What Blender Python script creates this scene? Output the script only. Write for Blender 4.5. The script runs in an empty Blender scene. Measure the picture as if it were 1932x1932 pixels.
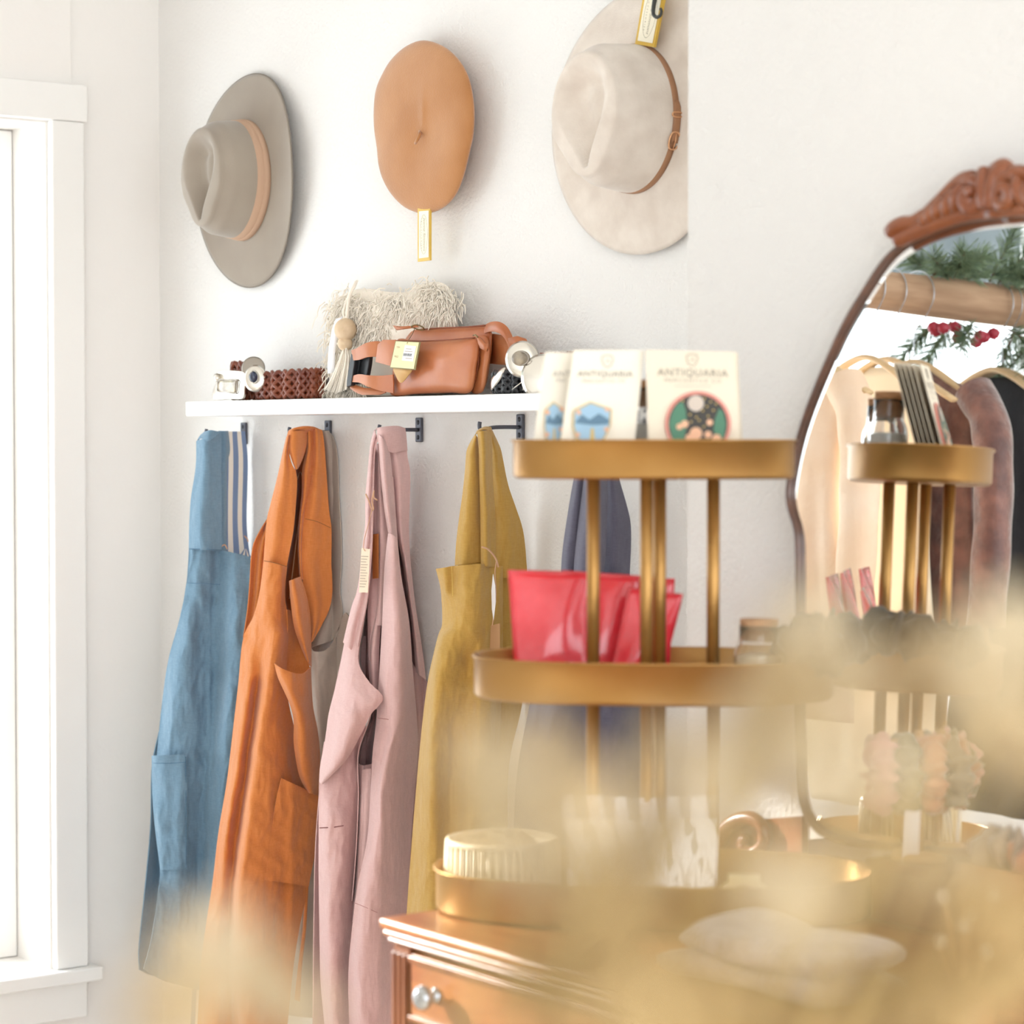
import bpy, bmesh, math, random
import numpy as np
from mathutils import Vector, Matrix, noise as mnoise

random.seed(7); np.random.seed(7)
SC = bpy.context.scene
COL = SC.collection

# ------------------------------------------------------------------ camera
FPX, CX, CY, HOR = 4600.0, 966.0, 966.0, 829.0
CAM = np.array([0.0, 0.0, 1.5])
PITCH = math.atan((CY - HOR) / FPX)
F0 = np.array([-0.8, 0.6, 0.0]); RGT = np.array([0.6, 0.8, 0.0]); UP0 = np.array([0, 0, 1.0])
FWD = F0 * math.cos(PITCH) - UP0 * math.sin(PITCH)
UPV = UP0 * math.cos(PITCH) + F0 * math.sin(PITCH)
cam_d = bpy.data.cameras.new('camera'); cam = bpy.data.objects.new('camera', cam_d); COL.objects.link(cam)
cam_d.sensor_width = 36.0; cam_d.lens = 36.0 * FPX / 1932.0
cam_d.clip_start = 0.05; cam_d.clip_end = 100
cam.matrix_world = Matrix(((RGT[0], UPV[0], -FWD[0], CAM[0]), (RGT[1], UPV[1], -FWD[1], CAM[1]), (RGT[2], UPV[2], -FWD[2], CAM[2]), (0, 0, 0, 1)))
cam_d.dof.use_dof = True; cam_d.dof.focus_distance = 3.95; cam_d.dof.aperture_fstop = 5.2
SC.camera = cam

# ------------------------------------------------------------------ world, sun, exposure
wd = bpy.data.worlds.new('sky'); SC.world = wd; wd.use_nodes = True
bg = wd.node_tree.nodes['Background']; bg.inputs[0].default_value = (0.91, 0.955, 1.0, 1); bg.inputs[1].default_value = 4.0
sun_d = bpy.data.lights.new('sun', 'SUN'); sun_d.energy = 15.0; sun_d.angle = 0.012; sun_d.color = (1.0, 0.965, 0.92)
sun = bpy.data.objects.new('sun', sun_d); COL.objects.link(sun)
SUN_DIR = Vector((2.0, 0.95, -0.72)).normalized()
sun.rotation_euler = SUN_DIR.to_track_quat('-Z', 'Y').to_euler(); sun.location = (-9, -3, 5)
SC.view_settings.view_transform = 'Standard'; SC.view_settings.look = 'None'
SC.view_settings.gamma = 1.0; SC.view_settings.exposure = 0.24
SC.view_settings.use_curve_mapping = False

# ------------------------------------------------------------------ picture <-> place
YH = 2.34      # wall the hats hang on
YM = 1.985     # wall behind the dresser
XL = -4.28     # window wall

def ray(x, y):
    return FWD + (x - CX) / FPX * RGT + (CY - y) / FPX * UPV

def onY(x, y, Y):
    d = ray(x, y); return CAM + d * (Y / d[1])

def onX(x, y, X):
    d = ray(x, y); return CAM + d * (X / d[0])

def onZ(x, y, Z):
    d = ray(x, y); return CAM + d * ((Z - CAM[2]) / d[2])

def atD(x, y, D):
    return CAM + ray(x, y) * D

def P(x, y, o=0.0):
    """picture point on the plane o centimetres in front of the hat wall"""
    return onY(x, y, YH - o / 100.0)

MTILT = math.radians(1.4)
M0 = np.array([0.0, 1.938, 0.98]); MN = np.array([0, -math.cos(MTILT), math.sin(MTILT)])

def on_mirror(x, y, off=0.0):
    d = ray(x, y); t = np.dot(M0 + MN * off - CAM, MN) / np.dot(d, MN); return CAM + d * t

def seen_in_mirror(x, y, X):
    """place on the plane X seen at picture point (x, y) by way of the mirror"""
    p = on_mirror(x, y); d = ray(x, y); d = d - 2 * np.dot(d, MN) * MN
    return p + d * ((X - p[0]) / d[0])

# ------------------------------------------------------------------ objects
ORG = {}

def obj(name, vf, mat=None, parent=None, smooth=True, solid=0.0, bevel=0.0, uv=None):
    v, f = vf[0], vf[1]
    if uv is None and len(vf) > 2: uv = vf[2]
    v = np.asarray(v, float).reshape(-1, 3)
    if parent is not None:
        org = ORG[parent.name]
    else:
        lo, hi = v.min(0), v.max(0); org = np.array([(lo[0] + hi[0]) / 2, (lo[1] + hi[1]) / 2, lo[2]])
    me = bpy.data.meshes.new(name)
    me.from_pydata((v - org).tolist(), [], [tuple(int(i) for i in q) for q in f])
    me.update()
    if uv is not None:
        ul = me.uv_layers.new(name='UVMap'); uv = np.asarray(uv)
        idx = np.empty(len(me.loops), dtype=np.int32); me.loops.foreach_get('vertex_index', idx)
        ul.data.foreach_set('uv', uv[idx].astype(np.float32).ravel())
    if smooth: me.polygons.foreach_set('use_smooth', [True] * len(me.polygons))
    if mat is not None: me.materials.append(mat)
    o = bpy.data.objects.new(name, me); COL.objects.link(o)
    if parent is not None: o.parent = parent
    else: o.location = org
    ORG[o.name] = org
    if solid:
        m = o.modifiers.new('solid', 'SOLIDIFY'); m.thickness = solid; m.offset = 0
    if bevel:
        m = o.modifiers.new('bevel', 'BEVEL'); m.width = bevel; m.segments = 2; m.limit_method = 'ANGLE'; m.angle_limit = 0.7
    return o

def thing(name, loc, label, cat, group=None):
    o = bpy.data.objects.new(name, None); COL.objects.link(o); o.location = loc; o.empty_display_size = 0.05
    ORG[o.name] = np.array(loc, float)
    return tag(o, label, cat, group)

def tag(o, label, cat, group=None):
    o['label'] = label; o['category'] = cat
    if group: o['group'] = group
    return o

def struct(name, vf, mat, smooth=False, **k):
    o = obj(name, vf, mat, smooth=smooth, **k); o['kind'] = 'structure'; return o

# ------------------------------------------------------------------ shapes
def join(*parts):
    V, Fc, n = [], [], 0
    for p in parts:
        v, f = np.asarray(p[0], float).reshape(-1, 3), p[1]
        V.append(v); Fc += [[i + n for i in q] for q in f]; n += len(v)
    return np.vstack(V), Fc

def box(x0, x1, y0, y1, z0, z1):
    v = [(x, y, z) for z in (z0, z1) for y in (y0, y1) for x in (x0, x1)]
    f = [(0, 2, 3, 1), (4, 5, 7, 6), (0, 1, 5, 4), (2, 6, 7, 3), (0, 4, 6, 2), (1, 3, 7, 5)]
    return np.array(v, float), f

def obox(c, ax, ay, az, hx, hy, hz):
    """box with its own axes; half sizes"""
    c = np.asarray(c, float); ax, ay, az = [np.asarray(a, float) / np.linalg.norm(a) for a in (ax, ay, az)]
    v, f = box(-hx, hx, -hy, hy, -hz, hz)
    return c + v[:, :1] * ax + v[:, 1:2] * ay + v[:, 2:3] * az, f

def grid(A, cu=False, cv=False, uv=True):
    A = np.asarray(A, float); nv, nu = A.shape[:2]; f = []
    for j in range(nv if cv else nv - 1):
        for i in range(nu if cu else nu - 1):
            a, b = j * nu + i, j * nu + (i + 1) % nu; c, d = ((j + 1) % nv) * nu + (i + 1) % nu, ((j + 1) % nv) * nu + i
            f.append((a, b, c, d))
    U = np.stack(np.meshgrid(np.linspace(0, 1, nu), np.linspace(0, 1, nv)), -1).reshape(-1, 2)
    return A.reshape(-1, 3), f, U

def thick(A, th):
    """sheet with a crisp cut edge: two faces and a rim that share no points"""
    A = np.asarray(A, float); nv, nu = A.shape[:2]
    N = np.cross(np.gradient(A, axis=1), np.gradient(A, axis=0)); N /= np.linalg.norm(N, axis=2)[..., None] + 1e-9
    a, b = A + N * th / 2, A - N * th / 2; m = nv * nu
    v0, f0, u0 = grid(a); v1, f1, u1 = grid(b)
    loop = [i for i in range(nu)] + [j * nu + nu - 1 for j in range(1, nv)] + [(nv - 1) * nu + i for i in range(nu - 2, -1, -1)] + [j * nu for j in range(nv - 2, 0, -1)]
    k = len(loop); rim = np.vstack([v0[loop], v1[loop]])
    F = f0 + [tuple(i + m for i in q[::-1]) for q in f1] + [(2 * m + i, 2 * m + k + i, 2 * m + k + (i + 1) % k, 2 * m + (i + 1) % k) for i in range(k)]
    return np.vstack([v0, v1, rim]), F, np.vstack([u0, u1, u0[loop], u0[loop]])

def cr(pts, n, closed=False):
    """smooth curve through points, n samples"""
    p = np.asarray(pts, float)
    if len(p) == 2:
        t = np.linspace(0, 1, n)[:, None]; return p[0] * (1 - t) + p[1] * t
    if closed: p = np.vstack([p[-1], p, p[0], p[1]])
    else: p = np.vstack([2 * p[0] - p[1], p, 2 * p[-1] - p[-2]])
    seg = np.linalg.norm(np.diff(p, axis=0), axis=1) ** 0.5 + 1e-9
    k = np.concatenate([[0], np.cumsum(seg)])
    t = np.linspace(k[1], k[-2], n + 1)[:-1] if closed else np.linspace(k[1], k[-2], n)
    i = np.clip(np.searchsorted(k, t, side='right') - 1, 1, len(p) - 3)
    m = (p[2:] - p[:-2]) / (k[2:] - k[:-2])[:, None]       # slope at p[1..-2]
    h = (k[i + 1] - k[i]); s = ((t - k[i]) / h)[:, None]; h = h[:, None]
    return ((2*s**3 - 3*s**2 + 1) * p[i] + (s**3 - 2*s**2 + s) * h * m[i - 1] + (-2*s**3 + 3*s**2) * p[i + 1] + (s**3 - s**2) * h * m[i])

def loft(rows, nu, nv):
    R = np.stack([cr(r, nu) for r in rows])
    if len(rows) == 2: return R
    return np.stack([cr(R[:, i], nv) for i in range(nu)], 1)

def tube(pts, r, seg=8, closed=False, caps=True, flat=None):
    p = np.asarray(pts, float); n = len(p)
    r = np.broadcast_to(np.asarray(r, float), (n,))
    if closed: t = np.roll(p, -1, 0) - np.roll(p, 1, 0)
    else: t = np.gradient(p, axis=0)
    t /= (np.linalg.norm(t, axis=1)[:, None] + 1e-12)
    up = np.array([0, 0, 1.0]) if abs(t[0][2]) < 0.9 else np.array([1.0, 0, 0])
    A = np.empty((n, seg, 3)); nrm = np.cross(t[0], up); nrm /= np.linalg.norm(nrm)
    a = np.arange(seg) * 2 * math.pi / seg
    for i in range(n):
        nrm = nrm - np.dot(nrm, t[i]) * t[i]; nrm /= np.linalg.norm(nrm) + 1e-12
        b = np.cross(t[i], nrm)
        A[i] = p[i] + r[i] * (np.cos(a)[:, None] * nrm + np.sin(a)[:, None] * b * (flat or 1.0))
    v, f, _ = grid(A, cu=True, cv=closed)
    if caps and not closed:
        f = f + [tuple(range(seg))[::-1], tuple(range((n - 1) * seg, n * seg))]
    return v, f

def lathe(prof, c, seg=32, axis=(0, 0, 1), sx=1.0, sy=1.0, ex=None):
    """prof: (radius, height) pairs"""
    az = np.asarray(axis, float) / np.linalg.norm(axis)
    ax = np.asarray(ex, float) if ex is not None else np.cross((0, 1, 0) if abs(az[1]) < 0.9 else (1, 0, 0), az)
    ax = ax / np.linalg.norm(ax); ay = np.cross(az, ax)
    a = np.arange(seg) * 2 * math.pi / seg
    A = np.array([[np.asarray(c) + az * h + r * (math.cos(t) * sx * ax + math.sin(t) * sy * ay) for t in a] for r, h in prof])
    v, f, _ = grid(A, cu=True)
    if prof[0][0] > 1e-6: f = f + [tuple(range(seg))[::-1]]
    if prof[-1][0] > 1e-6: f = f + [tuple(range((len(prof) - 1) * seg, len(prof) * seg))]
    return v, f

def slab(front, back):
    """solid between two matching closed outlines"""
    a, b = np.asarray(front, float), np.asarray(back, float); n = len(a)
    f = [tuple(range(n)), tuple(range(2 * n - 1, n - 1, -1))] + [(i, i + n, (i + 1) % n + n, (i + 1) % n) for i in range(n)]
    return np.vstack([a, b]), f

def px_slab(pts, o, th, n=None):
    """outline given in picture points on the plane o cm off the hat wall, th cm thick"""
    if n: pts = cr(np.array(pts, float), n, closed=True)
    a = np.array([P(x, y, o) for x, y in pts]); b = a + np.array([0, th / 100.0, 0])
    return slab(a, b)

def pillow(pts, o, bulge, back=1.0, n=48, rings=10, power=0.5, inner=None):
    """closed cushion-like body: outline in picture points, bulging off the hat wall"""
    out = cr(np.array(pts, float), n, closed=True); c = out.mean(0); R = []
    back_o = o - back
    R.append([P(*(c + (q - c) * 0.9), back_o) for q in out])
    R.append([P(*(c + (q - c) * 0.97), back_o + back * 0.35) for q in out])
    for k in range(rings + 1):
        rho = math.sin((1 - k / rings) * math.pi / 2); h = (1 - rho ** 2) ** power
        row = []
        for q in out:
            p = c + (q - c) * max(rho, 0.02); oo = o + bulge * h
            if inner: oo += inner(p[0], p[1], rho)
            row.append(P(p[0], p[1], oo))
        R.append(row)
    v, f, u = grid(np.array(R), cu=True)
    m = len(R); f = f + [tuple(range(n))[::-1], tuple(range((m - 1) * n, m * n))]
    return v, f

def text_mesh(s, size, center, ex, ey, mat, parent, name='lettering', shear=0.0, spacing=1.0, lift=0.0004, bold=0.0):
    cu = bpy.data.curves.new('t', 'FONT'); cu.body = s; cu.size = size; cu.align_x = 'CENTER'; cu.align_y = 'CENTER'
    cu.shear = shear; cu.space_character = spacing; cu.resolution_u = 3; cu.offset = bold
    to = bpy.data.objects.new('t', cu); COL.objects.link(to)
    me = bpy.data.meshes.new_from_object(to)
    v = np.array([q.co[:] for q in me.vertices]).reshape(-1, 3); f = [tuple(p.vertices) for p in me.polygons]
    bpy.data.objects.remove(to); bpy.data.curves.remove(cu); bpy.data.meshes.remove(me)
    ex = np.asarray(ex, float) / np.linalg.norm(ex); ey = np.asarray(ey, float) / np.linalg.norm(ey); ez = np.cross(ex, ey)
    w = np.asarray(center, float) + v[:, :1] * ex + v[:, 1:2] * ey + ez * lift
    return obj(name, (w, f), mat, parent, smooth=False)

# ------------------------------------------------------------------ materials
MAT = {}

def mat(name, col, rough=0.6, metal=0.0, col2=None, nscale=8.0, bump=0.0, bscale=60.0, stretch=None, coat=0.0, spec=None, trans=0.0, sheen=0.0, sub=0.0, detail=4.0, mixr=(0.35, 0.65), bdist=0.002, ior=None):
    m = bpy.data.materials.new(name); m.use_nodes = True; nt = m.node_tree; b = nt.nodes['Principled BSDF']
    b.inputs['Base Color'].default_value = (*col, 1); b.inputs['Roughness'].default_value = rough; b.inputs['Metallic'].default_value = metal
    if coat: b.inputs['Coat Weight'].default_value = coat; b.inputs['Coat Roughness'].default_value = 0.08
    if spec is not None: b.inputs['Specular IOR Level'].default_value = spec
    if trans: b.inputs['Transmission Weight'].default_value = trans
    if ior: b.inputs['IOR'].default_value = ior
    if sheen: b.inputs['Sheen Weight'].default_value = sheen
    if sub: b.inputs['Subsurface Weight'].default_value = sub; b.inputs['Subsurface Scale'].default_value = 0.02
    if col2 is not None or bump:
        tc = nt.nodes.new('ShaderNodeTexCoord'); mp = nt.nodes.new('ShaderNodeMapping'); nt.links.new(tc.outputs['Object'], mp.inputs[0])
        if stretch: mp.inputs['Scale'].default_value = stretch
    if col2 is not None:
        n = nt.nodes.new('ShaderNodeTexNoise'); n.inputs['Scale'].default_value = nscale; n.inputs['Detail'].default_value = detail
        r = nt.nodes.new('ShaderNodeValToRGB'); r.color_ramp.elements[0].position = mixr[0]; r.color_ramp.elements[1].position = mixr[1]
        r.color_ramp.elements[0].color = (*col, 1); r.color_ramp.elements[1].color = (*col2, 1)
        nt.links.new(mp.outputs[0], n.inputs[0]); nt.links.new(n.outputs['Fac'], r.inputs[0]); nt.links.new(r.outputs[0], b.inputs['Base Color'])
    if bump:
        n2 = nt.nodes.new('ShaderNodeTexNoise'); n2.inputs['Scale'].default_value = bscale; n2.inputs['Detail'].default_value = 3.0
        bp = nt.nodes.new('ShaderNodeBump'); bp.inputs['Strength'].default_value = bump; bp.inputs['Distance'].default_value = bdist
        nt.links.new(mp.outputs[0], n2.inputs[0]); nt.links.new(n2.outputs['Fac'], bp.inputs['Height']); nt.links.new(bp.outputs[0], b.inputs['Normal'])
    MAT[name] = m
    return m

def S(h):
    """sRGB hex to linear"""
    h = h.lstrip('#'); c = [int(h[i:i + 2], 16) / 255 for i in (0, 2, 4)]
    return tuple(q / 12.92 if q <= 0.04045 else ((q + 0.055) / 1.055) ** 2.4 for q in c)

def linen(name, c1, c2, wrinkle=0.5):
    """woven cloth: slubby thread colour, thread relief and soft creases"""
    m = mat(name, c1, rough=0.92, sheen=0.25, spec=0.15); nt = m.node_tree; b = nt.nodes['Principled BSDF']
    tc = nt.nodes.new('ShaderNodeTexCoord')
    def nz(scale, st, det):
        mp = nt.nodes.new('ShaderNodeMapping'); mp.inputs['Scale'].default_value = st
        n = nt.nodes.new('ShaderNodeTexNoise'); n.inputs['Scale'].default_value = scale; n.inputs['Detail'].default_value = det
        nt.links.new(tc.outputs['Object'], mp.inputs[0]); nt.links.new(mp.outputs[0], n.inputs[0]); return n
    a = nz(150, (6, 6, 0.35), 2); c = nz(150, (0.6, 0.6, 6), 2); d = nz(10, (1.5, 1.5, 0.75), 5)
    ad = nt.nodes.new('ShaderNodeMath'); ad.operation = 'ADD'; nt.links.new(a.outputs['Fac'], ad.inputs[0]); nt.links.new(c.outputs['Fac'], ad.inputs[1])
    hf = nt.nodes.new('ShaderNodeMath'); hf.operation = 'MULTIPLY'; hf.inputs[1].default_value = 0.5; nt.links.new(ad.outputs[0], hf.inputs[0])
    r = nt.nodes.new('ShaderNodeValToRGB'); r.color_ramp.elements[0].position = 0.05; r.color_ramp.elements[1].position = 0.95
    r.color_ramp.elements[0].color = (*c1, 1); r.color_ramp.elements[1].color = (*c2, 1)
    nt.links.new(hf.outputs[0], r.inputs[0]); nt.links.new(r.outputs[0], b.inputs['Base Color'])
    b1 = nt.nodes.new('ShaderNodeBump'); b1.inputs['Strength'].default_value = 0.12; b1.inputs['Distance'].default_value = 0.001; nt.links.new(hf.outputs[0], b1.inputs['Height'])
    b2 = nt.nodes.new('ShaderNodeBump'); b2.inputs['Strength'].default_value = wrinkle; b2.inputs['Distance'].default_value = 0.012; nt.links.new(d.outputs['Fac'], b2.inputs['Height'])
    nt.links.new(b1.outputs[0], b2.inputs['Normal']); nt.links.new(b2.outputs[0], b.inputs['Normal'])
    return m

def stripes(name, c1, c2, n, duty=0.5, off=0.0):
    m = mat(name, c1, rough=0.9, spec=0.15); nt = m.node_tree; b = nt.nodes['Principled BSDF']
    u = nt.nodes.new('ShaderNodeUVMap'); sp = nt.nodes.new('ShaderNodeSeparateXYZ'); nt.links.new(u.outputs[0], sp.inputs[0])
    mu = nt.nodes.new('ShaderNodeMath'); mu.operation = 'MULTIPLY_ADD'; mu.inputs[1].default_value = n; mu.inputs[2].default_value = off; nt.links.new(sp.outputs[0], mu.inputs[0])
    fr = nt.nodes.new('ShaderNodeMath'); fr.operation = 'FRACT'; nt.links.new(mu.outputs[0], fr.inputs[0])
    gt = nt.nodes.new('ShaderNodeMath'); gt.operation = 'GREATER_THAN'; gt.inputs[1].default_value = duty; nt.links.new(fr.outputs[0], gt.inputs[0])
    mx = nt.nodes.new('ShaderNodeMix'); mx.data_type = 'RGBA'; mx.inputs[6].default_value = (*c1, 1); mx.inputs[7].default_value = (*c2, 1)
    nt.links.new(gt.outputs[0], mx.inputs[0]); nt.links.new(mx.outputs[2], b.inputs['Base Color'])
    return m

def wood(name, c1, c2, rough=0.35, coat=0.3, scale=6.0, st=(1, 8, 8)):
    m = mat(name, c1, rough=rough, coat=coat, col2=c2, nscale=scale, stretch=st, bump=0.05, bscale=40, detail=6)
    return m

# walls
m_wall = mat('wall_paint', S('#f2f0ed'), rough=0.85, col2=S('#efedea'), nscale=2.0, bump=0.55, bscale=150, bdist=0.0035, spec=0.25)
m_wall_r = mat('wall_paint_dimmed', S('#e7e4e0'), rough=0.85, col2=S('#e4e1dd'), nscale=2.0, bump=0.6, bscale=150, bdist=0.0035, spec=0.25)  # mirror wall paint greyed to render dimmer: weaker light put into the colour
m_wall_w = mat('wall_paint_window_side', S('#f4f0eb'), rough=0.8, col2=S('#f2eee9'), nscale=2.0, bump=0.15, bscale=120, spec=0.25)
m_trim = mat('trim_paint', S('#f5f3ef'), rough=0.45, bump=0.03, bscale=30)
m_floor = wood('floor_boards', S('#ece6dc'), S('#ded6ca'), st=(1, 8, 1), coat=0.1, rough=.5)
m_ceil = mat('ceiling_paint', S('#f4f2ee'), rough=0.9, bump=0.2, bscale=90)
m_glass = bpy.data.materials.new('window_glass'); m_glass.use_nodes = True
_nt = m_glass.node_tree; _nt.nodes.remove(_nt.nodes['Principled BSDF'])
_t = _nt.nodes.new('ShaderNodeBsdfTransparent'); _t.inputs[0].default_value = (0.97, 0.985, 0.98, 1); _g = _nt.nodes.new('ShaderNodeBsdfGlossy'); _g.inputs['Roughness'].default_value = 0.02
_m = _nt.nodes.new('ShaderNodeMixShader'); _m.inputs[0].default_value = 0.05
_nt.links.new(_t.outputs[0], _m.inputs[1]); _nt.links.new(_g.outputs[0], _m.inputs[2]); _nt.links.new(_m.outputs[0], _nt.nodes['Material Output'].inputs[0])
# ------------------------------------------------------------------ the room
XC = -YM / ray(1297, 829)[1] * -ray(1297, 829)[0]     # corner of the jog
XR, YN = 1.6, -3.2                                     # how far the room goes on
ZC = 2.95
struct('floor', box(XL - 0.2, XR, YN, YH + 0.2, -0.06, 0), m_floor)
struct('ceiling', box(XL - 0.2, XR, YN, YH + 0.2, ZC, ZC + 0.08), m_ceil)
struct('wall_back', box(XL - 0.2, XC + 0.02, YH, YH + 0.2, 0, ZC), m_wall)
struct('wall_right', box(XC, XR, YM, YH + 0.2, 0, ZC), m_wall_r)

W1 = dict(y0=1.25, y1=2.094, z0=0.478, z1=2.105)
W2 = dict(y0=-1.18, y1=1.03, z0=0.75, z1=2.30)
WT = 0.19
def wall_with_windows():
    b, xs = [], (XL - WT, XL)
    ys = [YN, W2['y0'], W2['y1'], W1['y0'], W1['y1'], YH + 0.2]
    for k in (0, 2, 4): b.append(box(*xs, ys[k], ys[k + 1], 0, ZC))
    for w in (W1, W2):
        b.append(box(*xs, w['y0'], w['y1'], 0, w['z0'])); b.append(box(*xs, w['y0'], w['y1'], w['z1'], ZC))
    return join(*b)
struct('wall_left', wall_with_windows(), m_wall_w)

def window(name, w, stiles):
    """casing, stool and apron, sash, panes"""
    y0, y1, z0, z1 = w['y0'], w['y1'], w['z0'], w['z1']; c = 0.072
    fr = struct(name, join(box(XL - WT + .006, XL - WT + 0.05, y0 + .001, y0 + 0.045, z0 + .001, z1 - .001), box(XL - WT + .006, XL - WT + 0.05, y1 - 0.045, y1 - .001, z0 + .001, z1 - .001),
                           box(XL - WT + .006, XL - WT + 0.05, y0 + .0451, y1 - .0451, z0 + .001, z0 + 0.06), box(XL - WT + .006, XL - WT + 0.05, y0 + .0451, y1 - .0451, z1 - 0.05, z1 - .001)), m_trim, bevel=0.003)
    for nm, bx in (('casing', box(XL, XL + 0.022, y1 + 0.004, y1 + c, z0 - 0.0, z1 + 0.004)), ('casing', box(XL, XL + 0.022, y0 - c, y0 - 0.004, z0, z1 + 0.004)),
                   ('head_casing', box(XL, XL + 0.026, y0 - c - 0.006, y1 + c + 0.006, z1 + 0.004, z1 + 0.075)),
                   ('stool', box(XL - 0.02, XL + 0.045, y0 - c - 0.02, y1 + c + 0.02, z0 - 0.026, z0)),
                   ('apron_board', box(XL, XL + 0.018, y0 - c, y1 + c, z0 - 0.10, z0 - 0.026))):
        obj(nm, bx, m_trim, fr, smooth=False, bevel=0.003)
    ys = [y0 + 0.045] + stiles + [y1 - 0.045]
    for a in stiles: obj('stile', box(XL - WT + 0.005, XL - WT + 0.045, a - 0.022, a + 0.022, z0 + 0.06, z1 - 0.05), m_trim, fr, smooth=False)
    for a, b in zip(ys[:-1], ys[1:]):
        obj('pane', box(XL - WT + 0.020, XL - WT + 0.024, a + (0.022 if a in stiles else 0), b - (0.022 if b in stiles else 0), z0 + 0.06, z1 - 0.05), m_glass, fr, smooth=False)
    return fr
window('window_1', W1, [])
window('window_2', W2, [0.0])
# flush board above the near window, its edge shows as a line on the wall
a = onX(134, 100, XL + 0.008); tz = W1['z1'] + 0.075
struct('trim_1', box(XL, XL + 0.008, W1['y0'] - 0.1, a[1], tz, ZC), m_wall_w)
struct('wall_front', box(XL, XR, YN - .1, YN, 0, ZC), m_wall)
struct('wall_far', join(box(XR, XR + .1, YN, YM, 0, .3), box(XR, XR + .1, YN, YM, 2.65, ZC), box(XR, XR + .1, YN, -2.6, .3, 2.65), box(XR, XR + .1, 1.85, YM, .3, 2.65)), m_wall)
# ------------------------------------------------------------------ shelf and hooks
m_shelf = mat('shelf_lacquer', S('#fbfbfb'), rough=0.4, bump=0.02, bscale=20)
SH_O, SZ0, SZ1 = 11.5, 1.543, 1.5695
xa = P(350, 775, SH_O)[0]
sh = obj('wall_shelf', box(xa, XC - 0.12, YH - SH_O / 100, YH, SZ0, SZ1), m_shelf, smooth=False, bevel=0.002)
tag(sh, 'long white floating wall shelf holding belts and bags above the aprons', 'shelf')

m_iron = mat('hook_iron', S('#5d5f68'), rough=0.5, metal=0.55, bump=0.15, bscale=90)
m_screw = mat('screw_dark', S('#3a3b40'), rough=0.4, metal=0.7)
HOOKS = {}
def hook(xp, yp, label):
    """flat plate with two screws and a straight pin that turns up into a loop at its end"""
    c = P(xp, yp, 0.0); t = thing('wall_hook', (c[0], c[1], c[2] - 0.02), label, 'hook', 'iron hooks under the shelf')
    x, z = c[0], c[2]
    obj('back_plate', box(x - 0.0085, x + 0.0085, YH - 0.006, YH - 0.0005, z - 0.0205, z + 0.0205), m_iron, t, smooth=False, bevel=0.0015)
    for s in (-1, 1):
        obj('screw', lathe([(0.0, 0.0075), (0.0022, 0.0072), (0.0042, 0.0062), (0.0045, 0.0050)], (x, YH, z + s * 0.0125), 12, axis=(0, -1, 0)), m_screw, t)
    pts = [(x, YH - 0.005, z), (x, YH - 0.04, z), (x, YH - 0.060, z - 0.001), (x, YH - 0.072, z - 0.004), (x, YH - 0.078, z - 0.006), (x, YH - 0.083, z - 0.003), (x, YH - 0.084, z + 0.003), (x, YH - 0.083, z + 0.008)]
    obj('pin', tube(cr(pts, 24), 0.0032, 8), m_iron, t)
    HOOKS[xp] = t
hook(463, 818, 'iron hook at the left end, holding the blue and the striped apron')
hook(622, 815, 'iron hook holding the orange and the beige apron')
hook(794, 811, 'iron hook holding the pink apron')
hook(985, 806, 'iron hook holding the mustard apron, pin bare next to its plate')
hook(1197, 801, 'iron hook behind the pin cards, holding the charcoal apron')

# ------------------------------------------------------------------ aprons
m_blue = linen('blue_linen', S('#5a7a90'), S('#88a8bf'), 1.0)
m_orange = linen('orange_linen', S('#c6712c'), S('#e2935a'), 0.75)
m_beige = linen('beige_linen', S('#b9aa9b'), S('#cfc3b6'), 0.3)
m_pink = linen('pink_linen', S('#d0a6a3'), S('#e8c6c2'), 0.75)
m_must = linen('mustard_linen', S('#b2873a'), S('#cda85e'), 0.7)
m_char = linen('charcoal_linen', S('#555464'), S('#737284'), 0.3)
m_str1 = stripes('ticking_stripe_strap', S('#efe9dd'), S('#7e93b5'), 2.33, 0.47, 0.61)
m_str2 = stripes('ticking_stripe_body', S('#efe9dd'), S('#7e93b5'), 6.5, 0.55)
m_tagp = mat('paper_tag', S('#eed9c0'), rough=0.8)
m_tagw = mat('white_paper_tag', S('#f6f5f8'), rough=0.7)
m_string = mat('string', S('#d3a889'), rough=0.9)
m_kraft = mat('leather_patch', S('#b26a34'), rough=0.6, bump=0.1, bscale=80)
m_ink = mat('print_grey', S('#a99683'), rough=0.8)
m_seam = mat('seam_thread', S('#8a5a34'), rough=0.9)

RS = np.random.RandomState(3)
WV = [(RS.uniform(0.02, 0.09), RS.uniform(-0.012, 0.012), RS.uniform(0, 6.28), RS.uniform(0.4, 1)) for _ in range(9)]

def base_o(xp, x, k=0.95):
    sc = FPX / np.dot(P(xp, 829, 0) - CAM, F0) * 0.008
    u = k * (xp - x) / sc
    return 1.6 + (u if u < 8 else 8 + (u - 8) * 0.55)

def crinkle(x, y, s):
    """soft creases left by folding: ridged noise, longer down than across"""
    a = mnoise.noise(Vector((x / 34 + s, y / 95, s * 3.1))); b = mnoise.noise(Vector((x / 15 + s, y / 34 + x / 60, s * 1.7))); c = mnoise.noise(Vector((x / 60 - y / 50 + s, y / 120, s)))
    return 0.34 * (1 - 2 * abs(a)) + 0.16 * (1 - 2 * abs(b)) + 0.22 * (1 - 2.4 * abs(c))

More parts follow.
